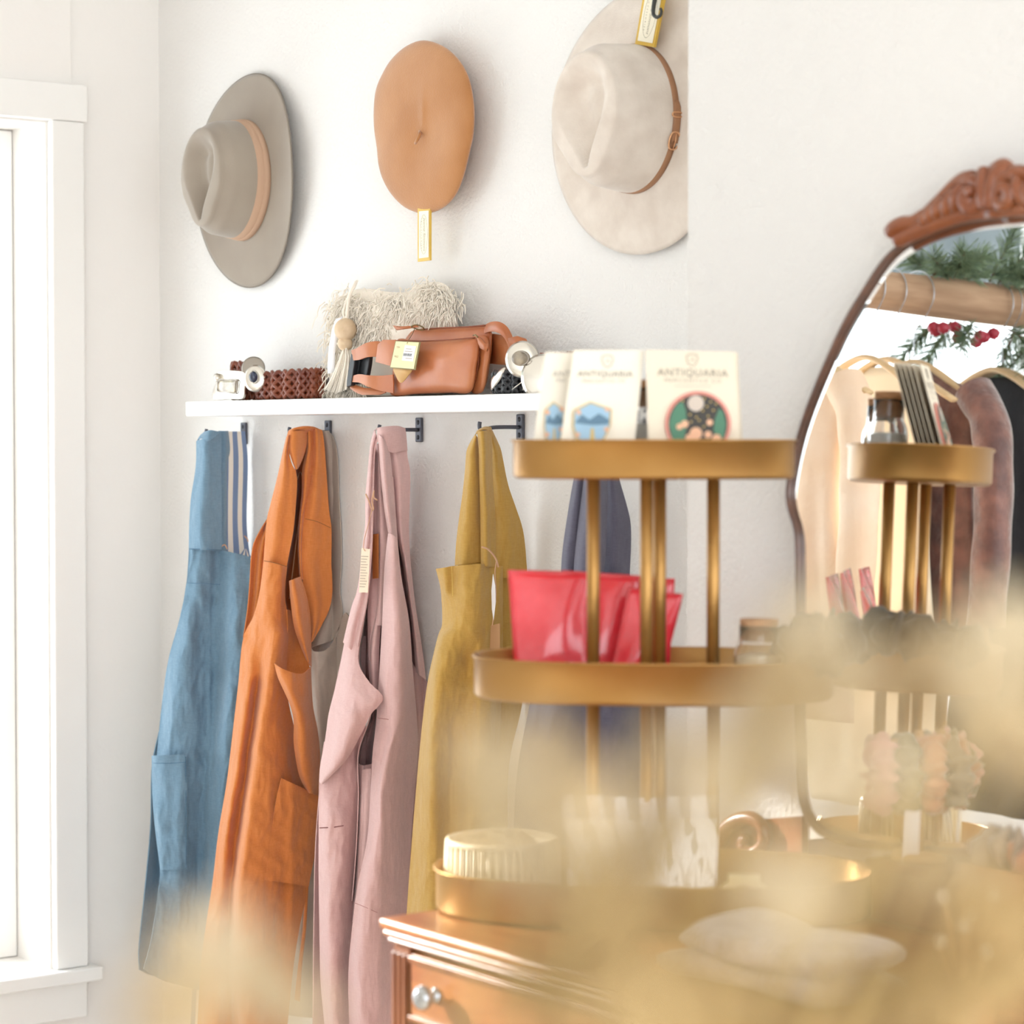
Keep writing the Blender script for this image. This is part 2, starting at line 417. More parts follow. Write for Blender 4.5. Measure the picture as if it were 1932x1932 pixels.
def sheet(name, xp, rows, m, parent, nu=34, nv=60, wr=0.25, th=0.0018, k=0.95, amp=1.55):
    """cloth panel: rows of (x, y, cm towards the room)"""
    if wr >= .3: nu, nv = int(nu * 1.5), int(nv * 1.5)
    A = loft([np.array(r, float) for r in rows], nu, nv)
    ck = min(wr * 2.2, 1.0)
    Q = np.empty_like(A)
    for j in range(A.shape[0]):
        for i in range(A.shape[1]):
            x, y, d = A[j, i]
            w = sum(c * math.sin(a * x + b * y + p) for a, b, p, c in WV) * 0.35 * wr + (ck * crinkle(x, y, xp * .01) if ck else 0)
            Q[j, i] = P(x, y, max(0.35, base_o(xp, x, k) + d * amp + w))
    return obj(name, thick(Q, th), m, parent)

def strip_rows(left, right, dl=0.0, dm=0.6, dr=0.0):
    """left and right edge polylines (x, y) -> rows with a soft bow"""
    L = cr(np.array(left, float), 14); R = cr(np.array(right, float), 14)
    return [[(l[0], l[1], dl), ((l[0] * 2 + r[0]) / 3, (l[1] * 2 + r[1]) / 3, dm), ((l[0] + 2 * r[0]) / 3, (l[1] + 2 * r[1]) / 3, dm * 0.8), (r[0], r[1], dr)] for l, r in zip(L, R)]

def cord(pts, xp, parent, m, r=0.0009, name='string', d=1.0, n=30):
    c = cr(np.array(pts, float), n)
    return obj(name, tube([P(x, y, base_o(xp, x) + d * 1.55 + .12) for x, y in c], r, 6), m, parent)

def seam(pts, xp, d, parent, m, r=0.0007):
    return cord(pts, xp, parent, m, r, 'seam', d, 16)

def apron(name, xp, label, cat='apron'):
    c = P(xp, 1850, 8); return thing(name, (c[0], c[1] , c[2]), label, cat, 'linen aprons on the hooks')

# ---- blue
xp = 463
t = apron('blue_apron', xp, 'dusty blue linen cross-back apron with a patch pocket, leftmost on the hooks')
sheet('front_strap', xp, strip_rows([(371, 832), (370, 880), (361, 940), (358, 985), (357, 1036)], [(417, 816), (417, 870), (418, 950), (418, 1040)], 0, 1.1, 0.6), m_blue, t, 20, 40)
sheet('strap_loop', xp, [[(371, 834, 0), (376, 826, 0.6), (384, 822, 0.2)], [(378, 822, .2), (386, 826, 1.2), (392, 832, 1.3)], [(386, 815, .3), (398, 812, 1.2), (417, 815, 1.2)]], m_blue, t, 14, 14, wr=0)
sheet('back_strap', xp, strip_rows([(412, 813), (411, 870), (411, 950), (411, 1045)], [(430, 813), (433, 850), (428, 880), (427, 1045)], -0.2, -0.1, -0.6), m_blue, t, 12, 30)
body = [[(357, 1034, .1), (380, 1035, .7), (414, 1038, .1), (445, 1044, 1.5), (472, 1051, 2.2)],
        [(352, 1100, 0), (375, 1100, .8), (411, 1102, -.1), (442, 1102, 1.9), (474, 1102, 2.8)],
        [(340, 1165, 0), (365, 1165, 1.0), (405, 1165, -.2), (440, 1165, 2.2), (474, 1165, 3.2)],
        [(319, 1242, 0), (348, 1242, 1.3), (404, 1242, -.3), (438, 1242, 2.4), (474, 1242, 3.2)],
        [(306, 1330, 0), (342, 1330, 1.6), (398, 1330, -.2), (432, 1330, 2.6), (472, 1330, 3.0)],
        [(297, 1422, .2), (338, 1422, 1.6), (390, 1422, -.1), (425, 1422, 2.4), (470, 1422, 2.6)],
        [(292, 1520, .4), (335, 1520, 1.6), (382, 1520, .0), (420, 1520, 2.0), (468, 1520, 2.0)],
        [(302, 1640, 1.2), (338, 1640, 1.5), (376, 1640, .0), (418, 1640, 2.0), (468, 1640, 1.6)],
        [(296, 1700, 1.6), (330, 1700, 1.2), (372, 1700, .0), (418, 1700, 2.0), (468, 1700, 1.2)],
        [(286, 1770, 2.0), (326, 1772, 1.0), (372, 1775, .0), (420, 1778, 2.0), (470, 1782, 1.0)],
        [(271, 1828, 2.2), (304, 1848, 1.2), (360, 1864, .2), (415, 1878, 2.0), (476, 1894, 1.0)]]
sheet('front_panel', xp, body, m_blue, t, 60, 90, wr=0.5)
sheet('back_panel', xp, [[(300, 1380, -1.2), (330, 1380, -2.5), (360, 1380, -3)], [(287, 1445, -.4), (310, 1445, -2.2), (345, 1445, -3)], [(284, 1560, -.2), (300, 1560, -2.2), (340, 1560, -3)],
        [(272, 1690, -.2), (292, 1690, -2.2), (340, 1690, -3)], [(262, 1790, 0), (284, 1792, -2), (340, 1800, -3)], [(263, 1830, 0), (285, 1840, -1.6), (340, 1850, -3)]], m_blue, t, 20, 40)
sheet('patch_pocket', xp, [[(287, 1426, .9), (300, 1425, 1.5), (338, 1424, 2.1), (352, 1422, 1.6)], [(288, 1500, .9), (303, 1500, 1.6), (338, 1500, 2.0), (353, 1500, 1.5)],
        [(294, 1570, 1.1), (306, 1570, 1.7), (338, 1570, 1.9), (353, 1570, 1.4)], [(303, 1641, 1.5), (315, 1641, 1.8), (338, 1641, 1.7), (353, 1640, 1.2)]], m_blue, t, 16, 24, wr=0.4)
m_bs = mat('blue_thread', S('#4d7391'), rough=0.9)
seam([(357, 1036), (385, 1036), (418, 1038)], xp, 1.0, t, m_bs)
seam([(350, 1428), (351, 1520), (351, 1636)], xp, 1.75, t, m_bs)
seam([(290, 1440), (320, 1440), (351, 1438)], xp, 2.1, t, m_bs, 0.0005)
seam([(354, 1100), (384, 1101), (415, 1103)], xp, 0.9, t, m_bs, 0.0005)

# ---- striped, behind the blue one
t = apron('striped_apron', xp, 'white apron with blue ticking stripes, mostly hidden behind the blue apron')
sheet('strap', xp, strip_rows([(424, 814), (424, 870), (423, 950), (422, 1048)], [(462, 814), (467, 870), (465, 990), (472, 1056)], -.7, -.5, -.3), m_str1, t, 16, 40, wr=0.1)
sheet('body', xp, [[(420, 1054, -1.6), (446, 1058, -1.4), (471, 1062, -1)], [(400, 1300, -3), (430, 1300, -2.4), (468, 1300, -1)], [(372, 1600, -4.5), (420, 1600, -3), (470, 1600, -1)],
        [(352, 1880, -5), (410, 1880, -3), (478, 1880, -1)], [(346, 2010, -5), (410, 2015, -3), (490, 2020, -1)]], m_str2, t, 40, 40, wr=0.3)
cord([(418, 1031), (424, 1028), (429, 1036)], xp, t, m_string, 0.0012, 'loop', 0.6)
cord([(461, 1011), (466, 1016), (468, 1022)], xp, t, m_string, 0.0012, 'loop', 0.6)
sheet('corner_fold', xp, [[(462, 1035, .4), (465, 1036, .4)], [(454, 1046, .4), (474, 1052, .4)]], m_str1, t, 6, 6, wr=0)

# ---- orange
xp = 622
t = apron('orange_apron', xp, 'rust orange linen cross-back apron, second from the window')
sheet('left_strap', xp, strip_rows([(541, 824), (535, 850), (525, 896), (511, 952), (504, 981), (500, 1030), (498, 1058)], [(549, 818), (546, 861), (557, 889), (560, 909), (558, 947), (553, 1003), (541, 1069)], 0.2, 1.2, 1.0), m_orange, t, 22, 50)
sheet('curled_strap', xp, strip_rows([(545, 814), (544, 838), (549, 862), (558, 886)], [(578, 812), (578, 835), (573, 858), (562, 884)], 1.0, 1.4, 0.6), m_orange, t, 14, 24, wr=0)
sheet('strap_crown', xp, [[(541, 826, 0), (552, 822, .4), (575, 818, .4), (600, 815, .2), (609, 815, 0)], [(546, 812, .2), (556, 808, 1.0), (574, 805, 1.1), (592, 806, .9), (606, 812, .3)], [(552, 816, -.4), (560, 812, -.4), (575, 809, -.4), (592, 810, -.4), (604, 814, -.4)]], m_orange, t, 24, 14, wr=0)
sheet('middle_strap', xp, strip_rows([(577, 812), (578, 850), (571, 884), (570, 930), (566, 968), (563, 1032), (566, 1090)], [(593, 808), (593, 840), (588, 909), (580, 950), (573, 985), (570, 1040), (572, 1095)], 0, .5, .2), m_orange, t, 14, 40)
sheet('right_strap', xp, strip_rows([(591, 808), (591, 850), (586, 909), (576, 955), (573, 990), (568, 1040), (573, 1103), (585, 1172), (586, 1212)], [(607, 811), (611, 834), (616, 901), (621, 968), (625, 996), (625, 1071), (627, 1112), (620, 1152), (590, 1210)], 0.3, 0.9, 0.7), m_orange, t, 24, 60)
sheet('inner_panel', xp, [[(551, 820, .8), (554, 820, -3.4), (589, 820, -3.4), (592, 820, .1)], [(557, 884, .8), (560, 884, -3.4), (585, 884, -3.4), (588, 884, .1)], [(559, 909, .8), (562, 909, -3.4), (583, 909, -3.4), (586, 909, .1)], [(556, 960, .8), (559, 960, -3.4), (573, 960, -3.4), (576, 960, .1)], [(551, 1010, .8), (554, 1010, -3.4), (568, 1010, -3.4), (571, 1010, .1)], [(540, 1070, .8), (543, 1070, -3.4), (568, 1070, -3.4), (571, 1070, .1)], [(535, 1120, .8), (538, 1120, -3.4), (572, 1120, -3.4), (575, 1120, .1)], [(540, 1150, .8), (543, 1150, -3.4), (579, 1150, -3.4), (582, 1150, .1)], [(541, 1200, .8), (544, 1200, -3.4), (583, 1200, -3.4), (586, 1200, .1)], [(520, 1256, .8), (523, 1256, -3.4), (584, 1256, -3.4), (587, 1256, .1)]], m_orange, t, 24, 50, wr=0)
sheet('side_panel', xp, strip_rows([(504, 980), (488, 1006), (476, 1036), (471, 1103), (467, 1149), (459, 1203)], [(508, 985), (506, 1020), (502, 1060), (498, 1110), (494, 1150), (494, 1203)], -1.2, -1.6, -2.2), m_orange, t, 14, 40)
sheet('front_panel', xp, [
    [(498, 1058, .9), (508, 1060, 1.6), (520, 1063, 1.8), (532, 1066, 1.6), (541, 1069, 1.1)],
    [(491, 1114, .6), (503, 1115, 1.5), (516, 1116, 1.8), (528, 1117, 1.5), (537, 1118, .8)],
    [(480, 1160, .2), (497, 1162, 1.6), (513, 1164, 2.0), (528, 1166, 1.4), (541, 1168, .6)],
    [(460, 1203, -.2), (480, 1204, .9), (505, 1205, 2.2), (525, 1205, 2.4), (543, 1206, .5)],
    [(450, 1294, -.3), (469, 1294, 1.2), (487, 1294, .6), (507, 1296, 2.6), (540, 1298, .2)],
    [(442, 1363, -.3), (460, 1363, 1.3), (478, 1363, .5), (498, 1366, 2.8), (556, 1380, -.6)],
    [(429, 1473, -.3), (444, 1473, 1.4), (463, 1473, .4), (484, 1476, 3.0), (580, 1490, -1.0)],
    [(413, 1570, -.3), (428, 1570, 1.2), (450, 1570, .3), (472, 1572, 3.2), (596, 1580, -.8)],
    [(402, 1663, -.3), (420, 1663, .8), (440, 1663, .2), (459, 1664, 3.4), (582, 1668, -.6)],
    [(391, 1735, -.3), (412, 1737, .8), (436, 1738, .2), (455, 1738, 3.6), (566, 1742, -.4)],
    [(380, 1820, -.3), (405, 1822, .8), (434, 1824, .2), (459, 1826, 3.6), (552, 1830, -.2)],
    [(372, 1950, -.3), (400, 1955, .8), (436, 1955, .2), (470, 1955, 3.4), (540, 1955, -.2)]], m_orange, t, 80, 110, wr=0.45)
sheet('bib_fold', xp, strip_rows([(546, 1096), (550, 1143), (556, 1184), (568, 1220), (579, 1245)], [(566, 1088), (576, 1117), (584, 1157), (586, 1200), (587, 1258)], 1.4, 2.2, 1.2), m_orange, t, 16, 36)
sheet('pocket_lining', xp, [[(541, 1150, .9), (544, 1150, .7), (547, 1152, .4)], [(541, 1196, 1.0), (552, 1200, .2), (562, 1204, -.2)], [(519, 1250, 1.6), (550, 1258, -.2), (584, 1258, .4)], [(520, 1262, 1.2), (550, 1285, -.4), (586, 1272, .4)]], m_orange, t, 16, 24, wr=0.1)
sheet('side_flap', xp, [
    [(518, 1252, 3.2), (533, 1262, 3.4), (555, 1270, 3.0), (573, 1270, 2.4), (586, 1258, 1.4)],
    [(526, 1280, 2.9), (542, 1290, 3.5), (560, 1294, 3.2), (576, 1294, 2.6), (587, 1290, 1.2)],
    [(548, 1330, 2.4), (558, 1332, 3.3), (568, 1333, 3.3), (580, 1334, 2.4), (590, 1334, 1.0)],
    [(555, 1364, 2.2), (564, 1365, 3.1), (575, 1368, 3.2), (588, 1372, 2.2), (598, 1375, 1.0)],
    [(555, 1402, 2.0), (565, 1403, 3.0), (578, 1406, 3.1), (592, 1410, 2.0), (602, 1413, .8)],
    [(565, 1462, 1.6), (573, 1462, 2.5), (584, 1463, 2.5), (595, 1464, 1.7), (603, 1465, .6)],
    [(580, 1494, .9), (585, 1496, 1.3), (590, 1498, 1.2), (595, 1500, .8), (600, 1502, .4)]], m_orange, t, 30, 50, wr=0.25)
sheet('patch_pocket', xp, [
    [(531, 1468, 2.0), (550, 1477, 1.7), (575, 1489, 1.2), (600, 1502, .7)],
    [(522, 1503, 2.2), (545, 1508, 1.8), (575, 1516, 1.2), (602, 1524, .6)],
    [(513, 1560, 2.4), (540, 1564, 1.8), (570, 1572, 1.1), (598, 1580, .5)],
    [(500, 1660, 2.6), (528, 1664, 1.9), (556, 1668, 1.0), (582, 1672, .4)]], m_orange, t, 24, 40, wr=0.3)
sheet('tie', xp, strip_rows([(577, 1660), (572, 1750), (563, 1822), (556, 1886)], [(582, 1660), (577, 1750), (569, 1822), (565, 1890)], -.5, -.3, -.5), m_orange, t, 6, 30, wr=0)
seam([(498, 1058), (518, 1062), (541, 1069)], xp, 2.0, t, m_seam, 0.0005)
seam([(576, 979), (598, 984), (624, 996)], xp, 1.3, t, m_seam, 0.0005)
cord([(561, 905), (566, 890), (571, 905), (567, 960), (559, 1020), (552, 1080), (546, 1130)], xp, t, m_string, 0.0008, 'string', -1.2)

# ---- beige, behind the orange one
t = apron('beige_apron', xp, 'natural beige linen apron hanging behind the orange apron, on the same hook')
sheet('strap', xp, strip_rows([(604, 813), (608, 834), (612, 901), (616, 968), (619, 1049), (620, 1110), (613, 1152), (594, 1186), (586, 1222)], [(621, 813), (631, 831), (637, 866), (640, 941), (644, 1009), (644, 1076), (641, 1112), (646, 1165), (630, 1208)], -1.2, -.6, -.9), m_beige, t, 22, 60, wr=0.15)
sheet('body', xp, [
    [(586, 1222, .2), (593, 1229, .5), (608, 1229, .5), (622, 1220, .2), (633, 1202, -.2), (641, 1180, -.5), (652, 1156, -.8), (668, 1180, -1)],
    [(586, 1250, .2), (596, 1254, .7), (610, 1255, .7), (624, 1250, .2), (636, 1245, -.2), (648, 1240, -.5), (660, 1235, -.8), (676, 1235, -1)],
    [(588, 1330, 0), (600, 1332, .8), (612, 1334, .4), (626, 1334, 0), (640, 1334, .2), (652, 1334, -.4), (666, 1334, -.7), (682, 1334, -1)],
    [(592, 1470, -1), (604, 1470, .2), (616, 1470, -.4), (628, 1470, -.4), (642, 1470, 0), (654, 1470, -.4), (668, 1470, -.7), (684, 1470, -1)],
    [(560, 1700, -2), (576, 1700, -1), (592, 1700, -2), (612, 1700, -1.4), (632, 1700, -1), (650, 1700, -1), (668, 1700, -1), (684, 1700, -1)],
    [(545, 1915, -2), (566, 1918, -1), (586, 1920, -2), (610, 1920, -1.4), (632, 1920, -1), (650, 1920, -1), (668, 1920, -1), (684, 1920, -1)]], m_beige, t, 50, 60, wr=0.3)

# ---- pink
xp = 794
t = apron('pink_apron', xp, 'dusty pink linen cross-back apron with a paper tag, third from the window')
sheet('left_strap', xp, strip_rows([(707, 811), (700, 836), (694, 896), (690, 941), (690, 990), (684, 1035), (676, 1108), (664, 1145), (648, 1212)], [(712, 830), (707, 850), (705, 915), (703, 995), (701, 1049), (695, 1117), (686, 1168), (677, 1211), (676, 1240)], .2, .9, .9), m_pink, t, 22, 60)
sheet('strap_crown', xp, [[(707, 812, .2), (712, 808, .8), (730, 805, 1.3), (750, 804, 1.2), (764, 808, .6)], [(712, 810, 1.0), (724, 812, 1.6), (738, 815, 1.6), (753, 818, 1.4), (766, 824, .8)], [(712, 832, .9), (726, 846, 1.2), (740, 854, 1.2), (754, 852, 1.1), (768, 850, .7)]], m_pink, t, 22, 14, wr=0)
sheet('middle_strap', xp, strip_rows([(705, 842), (703, 920), (702, 1000), (700, 1060), (695, 1130), (695, 1240)], [(714, 838), (714, 920), (714, 1000), (714, 1060), (713, 1150), (700, 1250)], -.6, -.3, -.2), m_pink, t, 12, 40)
sheet('second_strap', xp, strip_rows([(711, 838), (712, 920), (713, 1000), (713, 1060), (713, 1130), (708, 1180)], [(719, 836), (724, 920), (732, 980), (734, 1020), (728, 1080), (722, 1180)], 0, .3, .2), m_pink, t, 12, 40)
sheet('centre_strap', xp, strip_rows([(714, 818), (716, 850), (721, 915), (727, 968), (733, 1004)], [(733, 838), (737, 869), (741, 920), (745, 970), (749, 1017)], 1.0, 1.7, 1.0), m_pink, t, 16, 40)
sheet('right_strap', xp, strip_rows([(728, 822), (735, 862), (741, 920), (745, 968), (750, 1011), (761, 1063), (769, 1117), (777, 1170), (783, 1238), (786, 1268)], [(767, 840), (768, 861), (773, 888), (773, 931), (771, 982), (772, 1036), (777, 1090), (785, 1157), (796, 1224), (803, 1283)], .2, .9, .5), m_pink, t, 20, 60)
sheet('inner_panel', xp, [[(706, 850, .5), (708.4, 850, -3.2), (719.6, 850, -3.2), (722, 850, .4)], [(704, 930, .5), (707.6, 930, -3.2), (724.4, 930, -3.2), (728, 930, .4)], [(702, 1000, .5), (706.8, 1000, -3.2), (729.2, 1000, -3.2), (734, 1000, .4)], [(698, 1060, .5), (702.5, 1060, -3.2), (723.5, 1060, -3.2), (728, 1060, .4)], [(694, 1120, .5), (698.5, 1120, -3.2), (719.5, 1120, -3.2), (724, 1120, .4)], [(684, 1180, .5), (689.7, 1180, -3.2), (716.3, 1180, -3.2), (722, 1180, .4)], [(676, 1250, .5), (682.5, 1250, -3.2), (712.5, 1250, -3.2), (719, 1250, .4)], [(694, 1300, .5), (697.0, 1300, -3.2), (711.0, 1300, -3.2), (714, 1300, .4)], [(700, 1345, .5), (701.8, 1345, -3.2), (710.2, 1345, -3.2), (712, 1345, .4)], [(676, 1420, .5), (680.4, 1420, -3.2), (700.6, 1420, -3.2), (705, 1420, .4)], [(676, 1500, .5), (679.6, 1500, -3.2), (696.4, 1500, -3.2), (700, 1500, .4)], [(672, 1600, .5), (675.0, 1600, -3.2), (689.0, 1600, -3.2), (692, 1600, .4)], [(664, 1700, .5), (665.2, 1700, -3.2), (670.8, 1700, -3.2), (672, 1700, .4)]], m_pink, t, 24, 70, wr=0)
sheet('side_gap', xp, [[(741, 900, 1.0), (741.8, 900, -2.5), (744.2, 900, -2.5), (745, 900, .3)], [(748, 1000, 1.0), (749.2, 1000, -2.5), (752.8, 1000, -2.5), (754, 1000, .3)], [(752, 1060, 1.0), (754.0, 1060, -2.5), (760.0, 1060, -2.5), (762, 1060, .3)], [(758, 1120, 1.0), (760.4, 1120, -2.5), (767.6, 1120, -2.5), (770, 1120, .3)], [(770, 1180, 1.0), (771.6, 1180, -2.5), (776.4, 1180, -2.5), (778, 1180, .3)], [(776, 1260, 1.0), (778.4, 1260, -2.5), (785.6, 1260, -2.5), (788, 1260, .3)]], m_pink, t, 16, 40, wr=0)
sheet('inner_fold', xp, strip_rows([(707, 1168), (698, 1210), (696, 1260), (702, 1320)], [(722, 1150), (716, 1200), (714, 1260), (712, 1340)], -.6, .2, -.2), m_pink, t, 12, 24)
sheet('centre_panel', xp, [
    [(733, 1006, 1.4), (737, 1007, 1.9), (743, 1011, 2.2), (749, 1018, 2.2)],
    [(729, 1040, 1.2), (735, 1040, 2.0), (743, 1040, 2.5), (751, 1040, 2.4)],
    [(725, 1090, 1.1), (734, 1090, 2.2), (745, 1090, 2.9), (757, 1092, 2.6)],
    [(722, 1170, 1.1), (735, 1170, 2.4), (752, 1170, 3.3), (771, 1172, 2.4)],
    [(717, 1260, 1.1), (733, 1260, 2.6), (756, 1262, 3.4), (778, 1264, 1.8)],
    [(711, 1359, 1.2), (732, 1358, 2.6), (752, 1360, 3.4), (787, 1372, .8)],
    [(704, 1420, 1.4), (722, 1420, 2.2), (738, 1422, 3.0), (787, 1424, .4)],
    [(700, 1490, 1.4), (712, 1490, 2.4), (724, 1492, 3.0), (781, 1503, .2)],
    [(694, 1579, 1.6), (708, 1580, 2.6), (726, 1582, 2.6), (774, 1598, .2)],
    [(675, 1674, 1.6), (694, 1676, 2.8), (722, 1680, 2.2), (769, 1690, .2)],
    [(666, 1742, 1.6), (688, 1744, 2.8), (720, 1746, 2.0), (768, 1750, .2)],
    [(658, 1837, 1.6), (682, 1838, 2.6), (718, 1838, 1.8), (768, 1840, .2)],
    [(660, 1955, 1.4), (684, 1955, 2.4), (718, 1955, 1.8), (768, 1955, .2)]], m_pink, t, 60, 100, wr=0.35)
sheet('right_panel', xp, [[(776, 1246, -.6), (785, 1262, -.4), (796, 1276, -.6), (808, 1288, -.9)], [(776, 1330, -.8), (790, 1332, -.2), (800, 1332, -.6), (812, 1332, -1)], [(776, 1450, -1), (788, 1450, -.4), (798, 1450, -.8), (808, 1450, -1)], [(760, 1700, -1), (775, 1700, -.6), (785, 1700, -1), (795, 1700, -1)], [(755, 1930, -1), (770, 1930, -.6), (782, 1930, -1), (792, 1930, -1)]], m_pink, t, 20, 40)
sheet('left_panel', xp, [
    [(655, 1190, -.6), (664, 1192, .3), (672, 1200, .6), (677, 1218, .8)],
    [(646, 1236, -.4), (658, 1242, .8), (668, 1248, 1.3), (677, 1252, 1.4)],
    [(637, 1283, -.2), (655, 1284, 1.4), (675, 1286, 2.0), (696, 1286, 1.8)],
    [(628, 1318, 0), (652, 1320, 1.8), (682, 1322, 2.6), (722, 1317, 2.2)],
    [(620, 1352, 0), (645, 1352, 2.0), (668, 1352, 2.8), (698, 1350, 2.2)],
    [(614, 1400, 0), (636, 1400, 2.2), (654, 1400, 2.8), (676, 1394, 1.8)],
    [(605, 1445, .2), (622, 1446, 2.2), (636, 1446, 2.6), (652, 1434, 1.6)],
    [(603, 1475, .3), (606, 1478, .9), (609, 1478, .9), (613, 1474, .6)]], m_pink, t, 40, 60, wr=0.3)
sheet('left_skirt', xp, [
    [(612, 1400, -.8), (632, 1395, -.6), (655, 1390, -.6), (678, 1386, -1.0)],
    [(603, 1460, .0), (626, 1452, .1), (652, 1440, -.1), (675, 1412, -1.0)],
    [(602, 1520, .1), (622, 1520, .8), (648, 1520, .4), (675, 1520, -.8)],
    [(602, 1562, .2), (622, 1560, 1.2), (648, 1558, .9), (675, 1556, -.8)],
    [(602, 1650, .2), (622, 1650, 1.5), (646, 1650, 1.1), (671, 1650, -.8)],
    [(604, 1790, .2), (622, 1790, 1.6), (642, 1790, 1.0), (664, 1790, -.8)],
    [(606, 1860, .2), (624, 1860, 1.6), (642, 1860, 1.0), (662, 1860, -.8)],
    [(616, 1960, .2), (632, 1960, 1.6), (648, 1960, 1.0), (664, 1960, -.8)]], m_pink, t, 36, 80, wr=0.35)
sheet('back_panel', xp, [[(654, 1200, -2), (668, 1200, -2.4), (690, 1200, -3)], [(634, 1290, -1.8), (655, 1290, -2.4), (690, 1290, -3)], [(613, 1400, -1.6), (640, 1400, -2.6), (690, 1400, -3.2)], [(596, 1580, -1.2), (625, 1580, -2.6), (690, 1580, -3)], [(592, 1750, -1.2), (620, 1750, -2.6), (690, 1750, -3)], [(590, 1955, -1.2), (620, 1955, -2.6), (690, 1955, -3)]], m_pink, t, 20, 40)
sheet('inner_pocket', xp, [[(676, 1440, -.6), (684, 1444, -.2), (690, 1444, -.4), (706, 1440, 0)], [(676, 1500, -.6), (684, 1500, .4), (692, 1500, .4), (703, 1500, .3)], [(672, 1620, -.6), (680, 1620, .6), (686, 1620, .6), (694, 1620, .4)], [(664, 1740, -.6), (668, 1740, .4), (672, 1740, .4), (678, 1740, .2)]], m_pink, t, 16, 30, wr=.1)
sheet('inner_pocket', xp, [[(684, 1452, .3), (692, 1451, .6), (701, 1450, .7)], [(683, 1520, .4), (690, 1520, .9), (698, 1520, .9)], [(677, 1640, .5), (683, 1640, 1.0), (690, 1640, 1.0)]], m_pink, t, 10, 20, wr=0)
m_ps = mat('pink_thread', S('#8e5f5d'), rough=0.9)
seam([(603, 1562), (625, 1561), (648, 1558)], xp, 1.3, t, m_ps, 0.0009)
seam([(668, 1703), (690, 1712), (712, 1722)], xp, 3.0, t, mat('pink_thread_pale', S('#c08d8b'), rough=.9), 0.0005)
seam([(712, 1355), (730, 1357), (752, 1362)], xp, 2.9, t, MAT['pink_thread_pale'], 0.0005)
obj('leather_label', px_slab([(703, 1008), (713, 1007), (713, 1091), (703, 1092)], base_o(xp, 708) + 0.9, 0.15), m_kraft, t, smooth=False)
tg = obj('swing_tag', px_slab([(682, 1034), (698, 1036), (694, 1118), (677, 1118)], base_o(xp, 688) + 3.4, 0.06), m_tagp, t, smooth=False)
for k in range(12):
    yy = 1049 + k * 5.2; xx = 681.5 - k * 0.28; ex = 13 - (k % 3) * 1.6
    obj('printed_line', px_slab([(xx, yy), (xx + ex, yy + .5), (xx + ex, yy + 1.6), (xx, yy + 1.1)], base_o(xp, 688) + 3.47, 0.02), m_ink, tg, smooth=False)
cord([(690, 932), (696, 945), (702, 962), (705, 960), (702, 945), (706, 925), (705, 938), (712, 944)], xp, t, m_string, 0.0013, 'string', 1.9)
cord([(702, 962), (696, 985), (688, 1015), (686, 1034), (689, 1040)], xp, t, m_string, 0.0007, 'string', 2.2)

# ---- mustard
xp = 985
t = apron('mustard_apron', xp, 'mustard yellow linen apron with a string tag, between the pink and charcoal aprons')
sheet('right_strap', xp, strip_rows([(922, 812), (928, 850), (929, 884), (932, 925), (935, 993), (935, 1045), (936, 1090)], [(928, 812), (943, 845), (948, 866), (958, 915), (974, 962), (987, 1006), (995, 1090)], 0.0, .5, .1), m_must, t, 20, 50)
sheet('middle_strap', xp, strip_rows([(901, 814), (904, 845), (905, 889), (907, 967), (908, 1068)], [(927, 811), (928, 850), (929, 900), (934, 980), (936, 1070)], .9, 1.6, .9), m_must, t, 18, 44)
sheet('left_strap', xp, strip_rows([(897, 820), (882, 848), (879, 879), (874, 928), (865, 993), (861, 1032), (859, 1067)], [(900, 826), (904, 869), (906, 900), (907, 960), (907, 1000), (907, 1030), (907, 1060)], .2, .9, .2), m_must, t, 18, 44)
sheet('strap_crown', xp, [[(897, 820, .2), (902, 812, .8), (914, 806, 1.0), (926, 806, .7)], [(899, 818, 1.0), (906, 812, 1.5), (916, 810, 1.6), (928, 814, 1.1)]], m_must, t, 14, 8, wr=0)
sheet('inner_panel', xp, [[(866, 1045, -1.6), (900, 1045, -1.6), (940, 1045, -1.4)], [(862, 1090, -1.8), (900, 1090, -1.6), (940, 1090, -1.4)]], m_must, t, 10, 6)
sheet('back_panel', xp, [[(934, 1070, -.4), (965, 1075, -.2), (996, 1082, -.5)], [(934, 1200, -.6), (965, 1200, -.2), (1000, 1200, -.6)], [(930, 1330, -.8), (955, 1330, -.4), (984, 1330, -.8)], [(915, 1460, -1), (938, 1460, -.5), (958, 1460, -.8)], [(910, 1700, -1), (936, 1700, -.5), (962, 1700, -.8)], [(910, 1880, -1), (938, 1880, -.5), (966, 1880, -.8)]], m_must, t, 20, 40)
